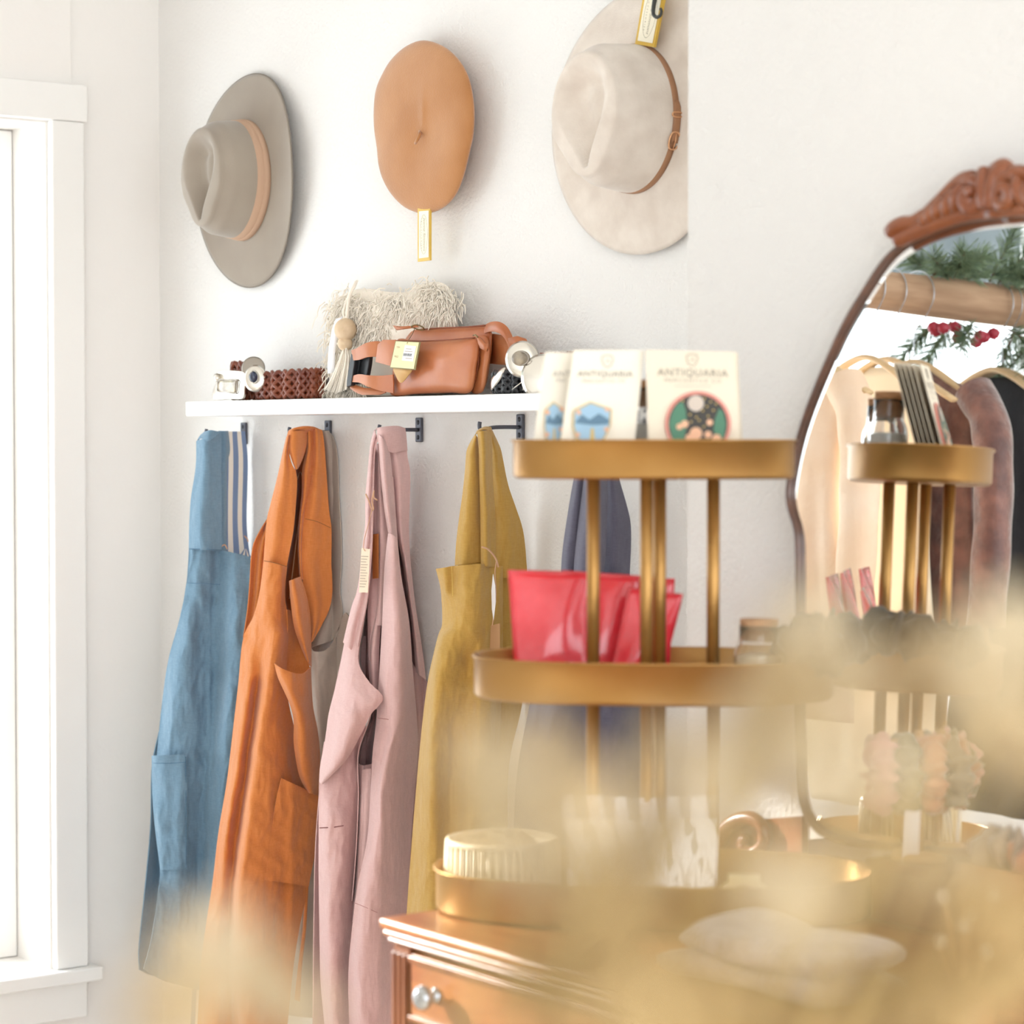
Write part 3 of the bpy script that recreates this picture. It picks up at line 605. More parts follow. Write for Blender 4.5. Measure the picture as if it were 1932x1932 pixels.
sheet('front_panel', xp, [
    [(823, 1073, .6), (838, 1071, 1.4), (854, 1068, 1.2), (880, 1066, 1.8), (905, 1064, 1.6), (948, 1068, .6)],
    [(831, 1104, .2), (841, 1104, 1.2), (856, 1104, 1.0), (882, 1104, 2.0), (908, 1104, 1.8), (948, 1104, .6)],
    [(834, 1130, 0), (843, 1130, .8), (858, 1130, 1.2), (884, 1130, 2.2), (910, 1130, 1.8), (948, 1130, .6)],
    [(835, 1178, -.2), (845, 1180, .6), (860, 1180, 1.6), (886, 1180, 2.3), (912, 1180, 1.6), (948, 1180, .6)],
    [(828, 1198, 0), (839, 1200, 1.4), (858, 1204, 2.0), (886, 1204, 2.2), (914, 1204, 1.4), (948, 1204, .5)],
    [(819, 1234, .2), (829, 1236, 2.0), (856, 1240, 2.4), (886, 1240, 1.8), (914, 1240, 1.4), (948, 1240, .4)],
    [(808, 1286, .2), (822, 1288, 2.4), (852, 1290, 2.2), (886, 1290, 1.6), (914, 1290, 1.4), (946, 1290, .4)],
    [(798, 1362, .2), (818, 1364, 2.6), (850, 1366, 1.8), (886, 1366, 1.6), (914, 1366, 1.6), (944, 1366, .2)],
    [(788, 1466, .2), (815, 1468, 2.8), (850, 1470, 1.6), (886, 1470, 1.8), (914, 1470, 1.4), (942, 1470, .2)],
    [(777, 1600, .2), (815, 1602, 2.8), (850, 1604, 1.6), (886, 1604, 1.8), (914, 1604, 1.4), (942, 1604, .2)],
    [(769, 1710, .2), (814, 1712, 2.8), (850, 1714, 1.6), (886, 1714, 1.8), (914, 1714, 1.4), (942, 1714, .2)],
    [(758, 1880, .2), (812, 1882, 2.8), (850, 1884, 1.6), (886, 1884, 1.8), (914, 1884, 1.4), (942, 1884, .2)]], m_must, t, 60, 90, wr=0.4)
m_ms = mat('mustard_thread', S('#d9b968'), rough=.9)
seam([(852, 1069), (853, 1090), (854, 1125)], xp, 1.7, t, m_ms, 0.0006)
cord([(909, 1032), (920, 1036), (931, 1047), (937, 1058), (940, 1070)], xp, t, m_string, 0.0014, 'string', 2.6)
cord([(937, 1055), (934, 1080), (936, 1120), (931, 1165), (929, 1180)], xp, t, m_string, 0.0008, 'string', 2.6)
obj('swing_tag', px_slab([(930, 1083), (934, 1105), (935, 1135), (931, 1170), (928, 1150), (927, 1115)], base_o(xp, 930) + 4.2, 0.06), m_tagw, t, smooth=False)
obj('swing_tag', px_slab([(926, 1180), (943, 1176), (943, 1228), (924, 1228)], base_o(xp, 935) + 4.2, 0.06), mat('kraft_tag', S('#b98f66'), rough=.8), t, smooth=False)

# ---- charcoal
xp = 1197
t = apron('charcoal_apron', xp, 'charcoal purple linen apron behind the gold tiered stand')
sheet('left_strap', xp, strip_rows([(1108, 800), (1096, 850), (1083, 906), (1072, 970), (1062, 1040), (1059, 1090)], [(1120, 800), (1112, 850), (1106, 906), (1100, 970), (1092, 1040), (1086, 1090)], .2, .8, .2), m_char, t, 14, 40)
sheet('middle_strap', xp, strip_rows([(1112, 797), (1110, 850), (1102, 906), (1094, 970), (1086, 1040), (1082, 1090)], [(1138, 796), (1142, 850), (1145, 906), (1145, 970), (1142, 1040), (1138, 1090)], .8, 1.8, .8), m_char, t, 18, 40)
sheet('right_strap', xp, strip_rows([(1134, 797), (1139, 850), (1144, 906), (1144, 970), (1140, 1040), (1136, 1090)], [(1146, 798), (1154, 850), (1168, 906), (1186, 970), (1190, 1010), (1187, 1090)], 0, .7, .2), m_char, t, 18, 40)
sheet('strap_crown', xp, [[(1108, 802, .2), (1116, 796, 1), (1130, 793, 1.2), (1146, 800, .6)], [(1110, 806, .8), (1120, 803, 1.6), (1132, 802, 1.6), (1147, 806, 1)]], m_char, t, 12, 6, wr=0)
sheet('body', xp, [
    [(1057, 1085, .4), (1085, 1085, 1.4), (1115, 1085, .6), (1150, 1085, 1.4), (1188, 1085, .2)],
    [(1030, 1200, .2), (1070, 1200, 1.8), (1110, 1200, .4), (1160, 1200, 1.6), (1205, 1200, .2)],
    [(1000, 1330, .2), (1050, 1330, 2.0), (1105, 1330, .4), (1165, 1330, 1.8), (1218, 1330, .2)],
    [(975, 1470, .2), (1035, 1470, 2.0), (1100, 1470, .4), (1170, 1470, 1.8), (1228, 1470, .2)],
    [(968, 1640, .2), (1030, 1640, 2.0), (1100, 1640, .4), (1175, 1640, 1.8), (1236, 1640, .2)],
    [(960, 1880, .2), (1025, 1880, 2.0), (1100, 1880, .4), (1180, 1880, 1.8), (1242, 1880, .2)]], m_char, t, 50, 70, wr=.4)
# ------------------------------------------------------------------ hats on the wall
m_felt1 = mat('felt_taupe', S('#9d9184'), rough=0.95, col2=S('#aca193'), nscale=5, bump=0.12, bscale=400, sheen=0.4, spec=0.1)
m_felt3 = mat('felt_oatmeal', S('#dccfc2'), rough=0.95, col2=S('#eadfd3'), nscale=22, bump=0.2, bscale=350, sheen=0.4, spec=0.1)
m_band1 = mat('ribbon_tan', S('#c6a48a'), rough=0.85, bump=0.1, bscale=300)
m_belt3 = mat('belt_tan_leather', S('#a87a58'), rough=0.5, bump=0.08, bscale=120)
m_rose = mat('rose_gold', S('#e5b48c'), rough=0.25, metal=0.9)
m_beret = mat('beret_wool', S('#b67e4f'), rough=0.95, col2=S('#c48d5e'), nscale=9, bump=0.35, bscale=330, sheen=0.5, spec=0.1)

def sm(a, b, x):
    t = min(1, max(0, (x - a) / (b - a))); return t * t * (3 - 2 * t)

class Hat:
    def __init__(s, cx, cy, o, brim, base, top, H, tilt=0.0, dent=0.034, pinch=0.2, wave=0.010, lean=0.0):
        s.C = P(cx, cy, o); s.brim, s.base, s.top, s.H, s.dent, s.pinch, s.wave, s.lean = brim, base, top, H, dent, pinch, wave, lean
        s.ct, s.st = math.cos(tilt), math.sin(tilt)
    def w(s, x, z, out):
        x, z = x * s.ct - z * s.st, x * s.st + z * s.ct
        return s.C + np.array([x, -out, z])
    def brim_pt(s, a, t):
        c, si = math.cos(a), math.sin(a)
        r = (s.base[0] + (s.brim[0] - s.base[0]) * t, s.base[1] + (s.brim[1] - s.base[1]) * t)
        out = 0.004 + s.wave * (c * c) * t * t - 0.010 * si * si * t * t + 0.006 * (1 - t) ** 4 + 0.0015 * math.sin(3 * a + 1) * t
        return s.w(r[0] * c, r[1] * si, out)
    def crown(s, a, q, off=0.0):
        c, si = math.cos(a), math.sin(a)
        p = 1 - s.pinch * sum(math.exp(-((math.degrees(abs((a - g + math.pi) % (2 * math.pi) - math.pi))) / 25) ** 2) for g in (-math.pi / 2 - 0.85, -math.pi / 2 + 0.85)) * sm(0.15, 0.9, q)
        rx = s.base[0] + (s.top[0] - s.base[0]) * q ** 1.3; rz = s.base[1] + (s.top[1] - s.base[1]) * q ** 1.3
        e = 1 - 0.10 * sm(0.7, 1.0, q); rx *= e; rz *= e
        h = 0.010 + (s.H - 0.016) * q - 0.008 * sm(0, 1, -si) * q ** 2 * 0 + s.lean * si * q
        return s.w((rx * p + off) * c, (rz * p + off) * si, h)
    def cap(s, a, rho):
        c, si = math.cos(a), math.sin(a)
        p = 1 - s.pinch * sum(math.exp(-((math.degrees(abs((a - g + math.pi) % (2 * math.pi) - math.pi))) / 25) ** 2) for g in (-math.pi / 2 - 0.85, -math.pi / 2 + 0.85)) * sm(0.3, 1, rho)
        x, z = rho * p * c, rho * p * si
        dome = 0.007 * math.sqrt(max(0, 1 - rho ** 3))
        # teardrop: round at the back (up), pointed to the front (down)
        wv = 0.86 * math.sqrt(max(0.0, 1 - ((z - 0.1) / 0.98) ** 2)) * (0.28 + 0.72 * sm(-1.0, 0.35, z))
        d = 0.0
        if wv > 1e-3:
            d = s.dent * sm(1.0, 0.12, abs(x) / wv) * sm(-1.02, -0.6, z) * sm(0.95, 0.45, z)
            d -= 0.010 * sm(0.5, 0.0, abs(x) / wv) * sm(-0.4, 0.1, z) * sm(0.75, 0.3, z)
        return s.w(x * s.top[0] * 0.9, z * s.top[1] * 0.9, s.H - 0.006 + dome - d + s.lean * si * rho)
    def shell(s, n=120):
        A = [i * 2 * math.pi / n for i in range(n)]; R = []
        for t in np.linspace(1, 0, 14): R.append([s.brim_pt(a, t) for a in A])
        for q in np.linspace(0, 1, 22)[1:]: R.append([s.crown(a, q) for a in A])
        for r in np.linspace(1, 0.01, 44)[1:]: R.append([s.cap(a, r) for a in A])
        v, f, u = grid(np.array(R), cu=True); m = len(R)
        return v, f + [tuple(range((m - 1) * n, m * n))]
    def ring(s, q0, q1, off, n=120):
        A = [i * 2 * math.pi / n for i in range(n)]
        return grid(np.array([[s.crown(a, q, o) for a in A] for q, o in ((q0, 0), (q0, off), ((q0 + q1) / 2, off * 1.1), (q1, off), (q1, 0))]), cu=True)

c = P(481, 540, 0)
t = thing('fedora_hat', (c[0], YH - 0.06, c[2]), 'taupe felt fedora with a tan ribbon band, hung nearest the window', 'hat')
h1 = Hat(470, 341, 1.6, (0.176, 0.196), (0.094, 0.108), (0.081, 0.099), 0.106, tilt=0.02, dent=0.034, pinch=0.13)
o = obj('felt_shell', h1.shell(), m_felt1, t, solid=0.0024)
obj('hat_band', h1.ring(0.02, 0.30, 0.0022), m_band1, t)
obj('band_pleat', h1.ring(0.02, 0.15, 0.0034), m_band1, t)
obj('brim_edge', tube([h1.brim_pt(a, 1.0) for a in np.linspace(0, 2 * math.pi, 120, endpoint=False)], 0.0016, 6, closed=True), mat('felt_edge', S('#857c72'), rough=.9), t)

c = P(1200, 473, 0)
t = thing('fedora_hat', (c[0], YH - 0.06, c[2]), 'pale oatmeal felt hat with a thin buckled leather strap, cut off by the wall corner', 'hat')
h3 = Hat(1210, 226, 1.6, (0.205, 0.198), (0.097, 0.108), (0.085, 0.100), 0.112, tilt=0.10, dent=0.036, pinch=0.12, wave=0.004)
obj('felt_shell', h3.shell(), m_felt3, t, solid=0.003)
obj('strap_band', h3.ring(0.015, 0.125, 0.0022), m_belt3, t)
def on3(a, q, off=0.004): return h3.crown(a, q, off)
def hat_loop(a0, a1, q0, q1, off, r):
    e = 0.25 * (a1 - a0); f = 0.25 * (q1 - q0)
    pts = [(a0 + e, q0), (a1 - e, q0), (a1, q0 + f), (a1, q1 - f), (a1 - e, q1), (a0 + e, q1), (a0, q1 - f), (a0, q0 + f)]
    return tube(cr(np.array([on3(a, q, off) for a, q in pts]), 40, closed=True), r, 8, closed=True)
bk = obj('buckle', hat_loop(-0.58, -0.36, -0.01, 0.16, 0.0045, 0.0014), m_rose, t)
obj('buckle_prong', tube([on3(-0.60, 0.07, 0.005), on3(-0.47, 0.07, 0.0066), on3(-0.36, 0.07, 0.005)], 0.0010, 6), m_rose, bk)
obj('keeper', hat_loop(-0.16, -0.10, -0.01, 0.16, 0.0052, 0.0014), m_rose, t)
obj('strap_end', grid(np.array([[on3(a, q, 0.0045) for q in np.linspace(0.01 + ((a > -0.02) * (a + .02) * .4), 0.13 - ((a > -0.02) * (a + .02) * .4), 5)] for a in np.linspace(-0.5, 0.06, 14)])), m_belt3, t, solid=0.0012)

# ---- beret
out = [(800, 76), (838, 88), (868, 115), (886, 150), (895, 200), (894, 250), (886, 290), (876, 330), (862, 365), (840, 390), (812, 402), (790, 402), (762, 390), (738, 366), (722, 338), (714, 310), (711, 280), (706, 245), (705, 210), (709, 170), (722, 138), (740, 110), (768, 86)]
def beret_in(x, y, rho):
    d = math.hypot((x - 790) / 42, (y - 245) / 75); g = math.hypot((x - 788) / 9, (y - 225) / 60)
    return -0.9 * math.exp(-d * d) + 0.25 * math.exp(-((x - 797) / 6) ** 2 - ((y - 215) / 40) ** 2) + 0.25 * math.sin(x * 0.05 + y * 0.03) * (1 - rho)
c = P(800, 402, 3)
t = thing('beret', (c[0], YH - 0.03, c[2]), 'round camel wool beret hanging between the two felt hats', 'hat')
obj('wool_body', pillow(out, 3.6, 2.6, back=3.2, n=96, rings=22, power=0.42, inner=beret_in), m_beret, t)
obj('stalk', tube([P(793, 246, 5.0), P(792, 254, 5.9), P(788, 263, 6.3), P(783, 271, 6.2)], [0.0028, 0.003, 0.0026, 0.0018], 10), m_beret, t)

# ---- hang tags
m_gold_card = mat('gold_card', S('#e0b84a'), rough=0.4, spec=0.6)
m_cream_card = mat('cream_card', S('#fdf6e0'), rough=0.6)
m_ink2 = mat('print_taupe', S('#b3a98c'), rough=0.7)
def brand_tag(name, quad, o, label, hookpath=None, ink=None, thick=0.35):
    """narrow gold box tag with a cream face, an oval and two lines of lettering running down"""
    q = np.array(quad, float); a = [P(x, y, o) for x, y in q]
    c = np.mean(a, 0); t = thing(name, (c[0], c[1], min(p[2] for p in a)), label, 'tag')
    obj('card', px_slab(quad, o, thick), m_gold_card, t, smooth=False)
    def bil(u, v, d=0.08):
        p = (q[0] * (1 - u) + q[1] * u) * (1 - v) + (q[3] * (1 - u) + q[2] * u) * v; return P(p[0], p[1], o + d)
    obj('printed_face', slab([bil(*w) for w in ((.1, .06), (.9, .06), (.9, .94), (.1, .94))], [bil(*w, 0.0) for w in ((.1, .06), (.9, .06), (.9, .94), (.1, .94))]), m_cream_card, t, smooth=False)
    el = [bil(.5 + .30 * math.cos(s), .5 + .37 * math.sin(s), .1) for s in np.linspace(0, 2 * math.pi, 40, endpoint=False)]
    obj('oval_rule', tube(el, 0.00022, 4, closed=True), ink or m_ink2, t)
    ex = bil(.5, .9) - bil(.5, .1); ey = bil(.9, .5) - bil(.1, .5)
    L = np.linalg.norm(ex); Wd = np.linalg.norm(ey)
    ey = ey - ex * np.dot(ey, ex) / L ** 2
    text_mesh('Jeanne Simmons', L * 0.118, bil(.55, .5, .1), ex, ey, ink or m_ink2, t, shear=0.3)
    text_mesh('ACCESSORIES', L * 0.062, bil(.33, .5, .1), ex, ey, ink or m_ink2, t, spacing=1.9)
    return t
brand_tag('hang_tag', [(788, 393), (811, 391), (811, 491), (788, 494)], 4.6, 'narrow cream and gold hang tag dangling below the beret')
ht = brand_tag('hang_tag', [(1218, -34), (1256, -24), (1233, 89), (1198, 83)], 4.2, 'gold edged hang tag with a black hook, tucked on the oatmeal hat', ink=mat('print_olive', S('#a8a083'), rough=.7), thick=0.5)
obj('hook', tube(cr(np.array([P(1238, -30, 5.0), P(1236, -5, 5.0), P(1233, 15, 5.2), P(1233, 27, 5.3), P(1239, 32.5, 5.3), P(1246, 29, 5.3), P(1248, 21, 5.3), P(1246, 16, 5.3)]), 30), np.linspace(0.0036, 0.0020, 30), 10), mat('black_plastic', S('#3b3d3a'), rough=.45), ht)
# ------------------------------------------------------------------ things on the shelf
m_silver = mat('silver', S('#e9e4da'), rough=0.22, metal=0.95, bump=0.1, bscale=60)
m_silver_d = mat('silver_dark', S('#a79f95'), rough=0.35, metal=0.9)  # darker, rougher silver for the bezels and the rear concho
m_brown_l = mat('braided_brown_leather', S('#6e2f1c'), rough=0.3, coat=0.25, col2=S('#8a4427'), nscale=30)
m_black_l = mat('braided_black_leather', S('#22242a'), rough=0.4, coat=0.2)
m_stone = mat('smoky_stone', S('#cdbfa4'), rough=0.1, coat=0.6, col2=S('#8f8478'), nscale=40)
m_stone_b = mat('dark_stone', S('#2c3650'), rough=0.06, coat=0.8)
m_cream = mat('cream_cotton', S('#fdf3e4'), rough=0.95, sheen=0.3, spec=0.1, bump=0.3, bscale=200)
m_cream2 = mat('cream_fringe', S('#fff5e6'), rough=0.95, sheen=0.3, spec=0.1)
m_tan = mat('tan_leather', S('#b7673a'), rough=0.42, col2=S('#c57a4c'), nscale=14, bump=0.10, bscale=160, coat=0.08)
m_tan_e = mat('tan_leather_edge', S('#8a4522'), rough=0.6)
m_bead = mat('wood_bead', S('#dcbf9b'), rough=0.55, col2=S('#e6cdac'), nscale=60)
m_blackp = mat('buckle_plastic', S('#1f2126'), rough=0.4)
m_brass = mat('antique_brass', S('#8c7a55'), rough=0.35, metal=0.9)
VIEW = np.array([0.78, -0.62, 0.0])            # towards the viewer
def shelf_thing(name, x, o, label, cat, group=None):
    p = P(x, 740, o); return thing(name, (p[0], p[1], SZ1), label, cat, group)

def braid(path, nrm, h, z0, n=6, r=0.0032, turns=6, amp=0.0030, N=None):
    """flat plaited band standing on its edge; path/nrm: points and outward normals"""
    path = np.asarray(path); nrm = np.asarray(nrm); N = len(path); L = np.linspace(0, 1, N); h = np.broadcast_to(np.asarray(h, float), (N,))
    parts = []
    for k in range(n):
        ph = L * turns + k / n; tri = 2 * np.abs(2 * (ph - np.floor(ph + 0.5))) - 1          # -1..1
        out = amp * np.sin(2 * math.pi * ph * n / 2 + (k % 2) * math.pi)
        pts = path + nrm * out[:, None]; pts = pts.copy(); pts[:, 2] = z0 + h * (0.5 + 0.46 * tri)
        parts.append(tube(pts, r, 6))
    return join(*parts)

def oval(cx, cy, a, b, n=160, t0=0.0, t1=2 * math.pi, rot=0.0, grow=0.0):
    t = np.linspace(t0, t1, n); g = 1 + grow * np.linspace(0, 1, n)
    x, y = a * np.cos(t) * g, b * np.sin(t) * g; nx, ny = np.cos(t) / a, np.sin(t) / b; l = np.hypot(nx, ny)
    c, s = math.cos(rot), math.sin(rot)
    return np.stack([cx + x * c - y * s, cy + x * s + y * c, 0 * t], 1), np.stack([(nx * c - ny * s) / l, (nx * s + ny * c) / l, 0 * t], 1)

def disc(x, y, o, r, prof, axis=VIEW, sx=1.0, sy=1.0, seg=36):
    return lathe([(a * r, b * r) for a, b in prof], P(x, y, o), seg, axis=axis, sx=sx, sy=sy, ex=np.cross((0, 0, 1), axis))

# ---- coiled brown belt with silver buckle and conchos
t = shelf_thing('braided_belt', 530, 6, 'coiled reddish brown braided belt with silver buckle at the shelf end', 'belt')
c = P(548, 740, 5.2); pth, nr = oval(c[0], c[1], 0.083, 0.034, 260, rot=0.12)
hh = 0.050 + 0.004 * np.cos(np.linspace(0, 2 * math.pi, 260))
obj('band', braid(pth, nr, hh, SZ1 + 0.002, n=6, turns=5, r=0.0042), m_brown_l, t)
pth2, nr2 = oval(c[0] - 0.004, c[1], 0.073, 0.026, 220, rot=0.12)
obj('band', braid(pth2, nr2, 0.047, SZ1 + 0.002, n=6, turns=4, r=0.0042), m_brown_l, t)
c2 = P(462, 740, 7.0); pth, nr = oval(c2[0], c2[1], 0.026, 0.020, 120)
obj('band', braid(pth, nr, 0.072, SZ1 + 0.001, n=6, turns=2, r=0.0040), m_brown_l, t)
bk = obj('buckle_plate', px_slab([(413, 700), (436, 699), (459, 702), (463, 712), (460, 735), (457, 752), (430, 753), (402, 754), (401, 738), (407, 722), (406, 708)], 10.6, 0.5, 44), m_silver, t, bevel=0.0012)
obj('stone', pillow([(414, 719), (445, 717), (446, 720), (444, 740), (441, 741), (413, 738)], 10.8, 0.3, back=0.2, n=40, rings=5, power=.3), m_stone, bk)
fr = cr(np.array([P(x, y, 10.9) for x, y in [(412, 717), (430, 716), (447, 717), (447, 728), (445, 742), (428, 740), (411, 738), (411, 728)]]), 60, closed=True)
obj('bezel', tube(fr, 0.0014, 6, closed=True), m_silver_d, bk)
obj('hinge', tube([P(408, 707, 10.9), P(411, 718, 10.9)], 0.005, 10), m_silver, bk)
obj('concho', disc(478, 695, 8.6, 0.0215, [(0, -.05), (.9, -.02), (1, .05), (.85, .1), (0, .02)], axis=(0.72, -0.6, 0.2)), m_silver_d, t)
cn = obj('concho', disc(482, 714, 10.2, 0.0245, [(0, -.1), (.95, -.04), (1, .02), (.8, .16), (.5, .2), (0, .2)], axis=(0.75, -0.6, 0.12), sx=0.86), m_silver, t)
obj('stone', disc(478.5, 711, 10.7, 0.0105, [(1, -.3), (.95, .1), (.7, .45), (.35, .62), (0, .68)], axis=(0.75, -0.6, 0.12), sx=.85), m_stone_b, cn)
obj('bezel', tube([P(478.5 + 10.5 * .85 * math.cos(a), 711 + 11.5 * math.sin(a), 10.75) for a in np.linspace(0, 2 * math.pi, 30, endpoint=False)], 0.0012, 6, closed=True), m_silver_d, cn)

# ---- fringed cream bag
t = shelf_thing('fringed_bag', 740, 4, 'cream cotton shoulder bag covered in shaggy fringe with a beaded tassel', 'bag')
bo = [(640, 560), (672, 546), (700, 545), (730, 550), (765, 551), (795, 536), (830, 532), (850, 548), (857, 590), (856, 640), (845, 690), (838, 744), (740, 747), (632, 748), (622, 690), (624, 620), (629, 580)]
obj('bag_body', pillow(bo, 3.4, 2.6, back=2.6, n=72, rings=12, power=.4), m_cream, t)
def bag_o(x, y):
    return 3.4 + 2.6 * max(0.0, 1 - ((x - 742) / 122) ** 4 - ((y - 650) / 130) ** 4) ** .4
RF = np.random.RandomState(11)
def fringe(spots, n, length, parent, name, m, r=0.0011, drop=0.35, spread=11):
    parts = []
    for _ in range(n):
        x, y = spots[RF.randint(len(spots))]; x += RF.normal(0, spread); y += RF.normal(0, spread * .8)
        if (x > 735 and y > 596) or (x > 688 and y > 636): continue
        p = P(x, y, bag_o(x, y) - 0.2); d = np.array([RF.normal(0, .7), -abs(RF.normal(.28, .2)), RF.normal(-drop - .2, .7)]); d /= np.linalg.norm(d)
        l = length * RF.uniform(.6, 1.2); e = np.array([RF.normal(0, .5), RF.normal(0, .3), -0.9]) * l * .5
        parts.append(tube([p, p + d * l * .5, p + d * l * .8 + e * .5, p + d * l * .9 + e], [r, r, r, r * .5], 3, caps=False))
    o = obj(name, join(*parts), m, parent); o['kind'] = 'stuff'; return o
L = lambda a, b, n=12: [tuple(np.array(a) * (1 - s) + np.array(b) * s) for s in np.linspace(0, 1, n)]
fringe(L((640, 562), (630, 700), 16) + L((660, 560), (700, 610)), 420, 0.022, t, 'fringe', m_cream2)
fringe(L((650, 570), (850, 560), 20) + L((640, 600), (852, 600), 20), 260, 0.020, t, 'fringe', m_cream2, spread=14)
fringe(L((735, 556), (745, 600)) + L((745, 600), (790, 632)) + L((700, 620), (760, 630)), 520, 0.020, t, 'fringe', m_cream2)
fringe(L((800, 545), (845, 560)) + L((845, 560), (852, 640), 16) + L((815, 560), (820, 620)), 700, 0.022, t, 'fringe', m_cream2, spread=11)
fringe(L((660, 610), (720, 660)) + L((690, 640), (740, 640)) + L((760, 590), (810, 610)), 500, 0.018, t, 'fringe', m_cream2)
fringe(L((612, 738), (700, 740), 20) + L((640, 700), (730, 725)), 380, 0.018, t, 'fringe', m_cream2, drop=.2, spread=7)
obj('shoulder_cord', tube(cr(np.array([P(672, 532, 4.5), P(668, 541, 6), P(660, 556, 7), P(656, 580, 7.4), P(654, 606, 7.6)]), 30), 0.0030, 8), m_cream, t)
obj('shoulder_cord', tube(cr(np.array([P(674, 530, 4.2), P(666, 545, 6), P(655, 565, 6.6), P(648, 590, 7.2), P(652, 606, 7.6)]), 30), 0.0022, 8), m_cream, t)
obj('bead', disc(652, 622, 8.0, 0.0195, [(0, -1), (.5, -.87), (.87, -.5), (1, 0), (.87, .5), (.5, .87), (0, 1)]), m_bead, t)
obj('bead', disc(651, 648, 8.0, 0.0130, [(0, -1), (.5, -.87), (.87, -.5), (1, 0), (.87, .5), (.5, .87), (0, 1)]), m_bead, t)
tas = []
for k in range(130):
    a = RF.uniform(-1, 1); b = RF.normal(0, .5); x1 = 650 + a * 9; x2 = 640 + a * 22 - 6; yb = 742 - abs(a) * 8
    tas.append(tube(cr(np.array([P(651 + a * 3, 656, 8 + b * .3), P(x1, 675, 8.3 + b), P((x1 + x2) / 2, 710, 8 + b), P(x2, yb, 7 + b)]), 8), 0.0010, 4, caps=False))
tt = obj('tassel', join(*tas), m_cream2, t); tt['kind'] = 'stuff'
sh_ = cr(np.array([(640, 600, 7.6), (633, 620, 8.2), (626, 660, 8.2), (624, 704, 7.6)], float), 12)
obj('ribbon_tag', grid(np.array([[P(x - 6, y + 1, o), P(x + 1, y, o + .3), P(x + 7, y - 4, o)] for x, y, o in sh_])), m_tagw, t, solid=.0006)

# ---- tan leather waist bag
t = shelf_thing('leather_waist_bag', 830, 8, 'tan leather waist bag with zip pockets, strap and black clip buckle', 'bag')
obj('rear_pouch', pillow([(775, 625), (800, 621), (850, 618), (914, 615), (926, 622), (929, 640), (924, 690), (912, 735), (880, 739), (780, 742), (752, 742), (756, 660)], 5.6, 1.2, back=2.6, n=64, rings=8, power=.3), m_tan, t)
fp = obj('front_pocket', pillow([(748, 642), (790, 644), (850, 642), (896, 637), (903, 643), (904, 660), (900, 690), (889, 739), (850, 741), (790, 743), (738, 745), (741, 700)], 8.0, 1.9, back=2.6, n=72, rings=12, power=.33, inner=lambda x, y, r: .22 * math.sin(x * .09 + y * .03) * (1 - r) + .12 * math.sin(y * .12 - x * .05) * (1 - r)), m_tan, t)
obj('piping', tube(cr(np.array([P(750, 643, 8.9), P(800, 643.5, 9.6), P(850, 641, 9.6), P(896, 637, 8.8)]), 30), 0.0012, 6), m_tan_e, fp)
obj('gusset', pillow([(899, 640), (912, 632), (921, 640), (925, 665), (922, 690), (912, 738), (890, 740), (898, 700), (904, 670)], 7.0, .9, back=2.4, n=40, rings=6, power=.4), m_tan, t)
obj('piping', tube(cr(np.array([P(904, 662, 8.4), P(902, 690, 8.3), P(896, 718, 8.2), P(890, 738, 8.0)]), 20), 0.0010, 6), m_tan_e, t)
obj('zip', tube(cr(np.array([P(792, 622, 6.6), P(830, 619, 6.8), P(880, 617, 6.7), P(915, 614, 6.4)]), 20), 0.0014, 6), m_tan_e, t)
zp = obj('zip_pull', px_slab([(741, 614), (755, 616), (785, 614), (789, 617), (770, 620), (748, 623)], 8.6, .25), m_tan, t)
obj('pull_ring', tube(cr(np.array([P(776, 616, 8.7), P(786, 613, 8.4), P(797, 617, 7.8), P(800, 622, 7.4), P(790, 622, 8)]), 24, closed=True), 0.0011, 6, closed=True), m_brass, zp)
zp = obj('zip_pull', px_slab([(899, 634), (904, 636), (914, 648), (921, 652), (917, 663), (906, 657), (902, 648)], 9.6, .25), m_tan, t)
obj('pull_ring', tube([P(893, 633, 9.3), P(897, 632, 9.6), P(901, 636, 9.7)], 0.0013, 6), m_brass, zp)
obj('waist_strap', px_slab([(924, 629), (945, 632), (962, 636), (966, 655), (965, 689), (944, 688), (922, 686), (924, 660)], 5.4, .4), m_tan, t)
hl = cr(np.array([(917, 614, 5.8), (928, 609, 6.6), (942, 609, 7.0), (955, 617, 6.8), (964, 632, 6.4), (968, 646, 6)], float), 26)
obj('loop_handle', thick(np.array([[P(x, y - 1, o), P(x - 2, y + 8, o + .6), P(x - 5, y + 17, o + .2)] for x, y, o in hl]), .0026), m_tan, t)
obj('strap_end', px_slab([(958, 638), (975, 634), (990, 639), (993, 646), (988, 652), (968, 656), (961, 657)], 7.4, .3), m_tan, t)
# left strap with its buckle
s1 = cr(np.array([(664, 668, 10.4), (674, 664, 10.9), (690, 655, 11.0), (708, 651, 10.5), (722, 652, 9.9)], float), 24)
obj('waist_strap', thick(np.array([[P(x, y - 7, o), P(x + 2, y + 3 + 5 * i / 23., o + .05), P(x + 4, y + 12 + 14 * i / 23., o + .1)] for i, (x, y, o) in enumerate(s1)]), .0026), m_tan, t)
obj('strap_tab', px_slab([(712, 650), (722, 641), (746, 641), (746, 692), (734, 690), (708, 683)], 10.9, .3, None), m_tan, t, bevel=.0008)
s2 = cr(np.array([(664, 713, 10.2), (678, 709, 10.6), (694, 711, 10.8), (716, 712, 10.2), (742, 710, 9.8)], float), 24)
obj('waist_strap', thick(np.array([[P(x, y - 3, o), P(x + 1, y + 3 + 10 * i / 23., o + .05), P(x + 1, y + 8 + 24 * i / 23., o + .1)] for i, (x, y, o) in enumerate(s2)]), .0026), m_tan, t)
s3 = cr(np.array([(660, 728, 9.6), (672, 736, 10), (690, 742, 10.2), (710, 741, 10), (726, 736, 9.6)], float), 20)
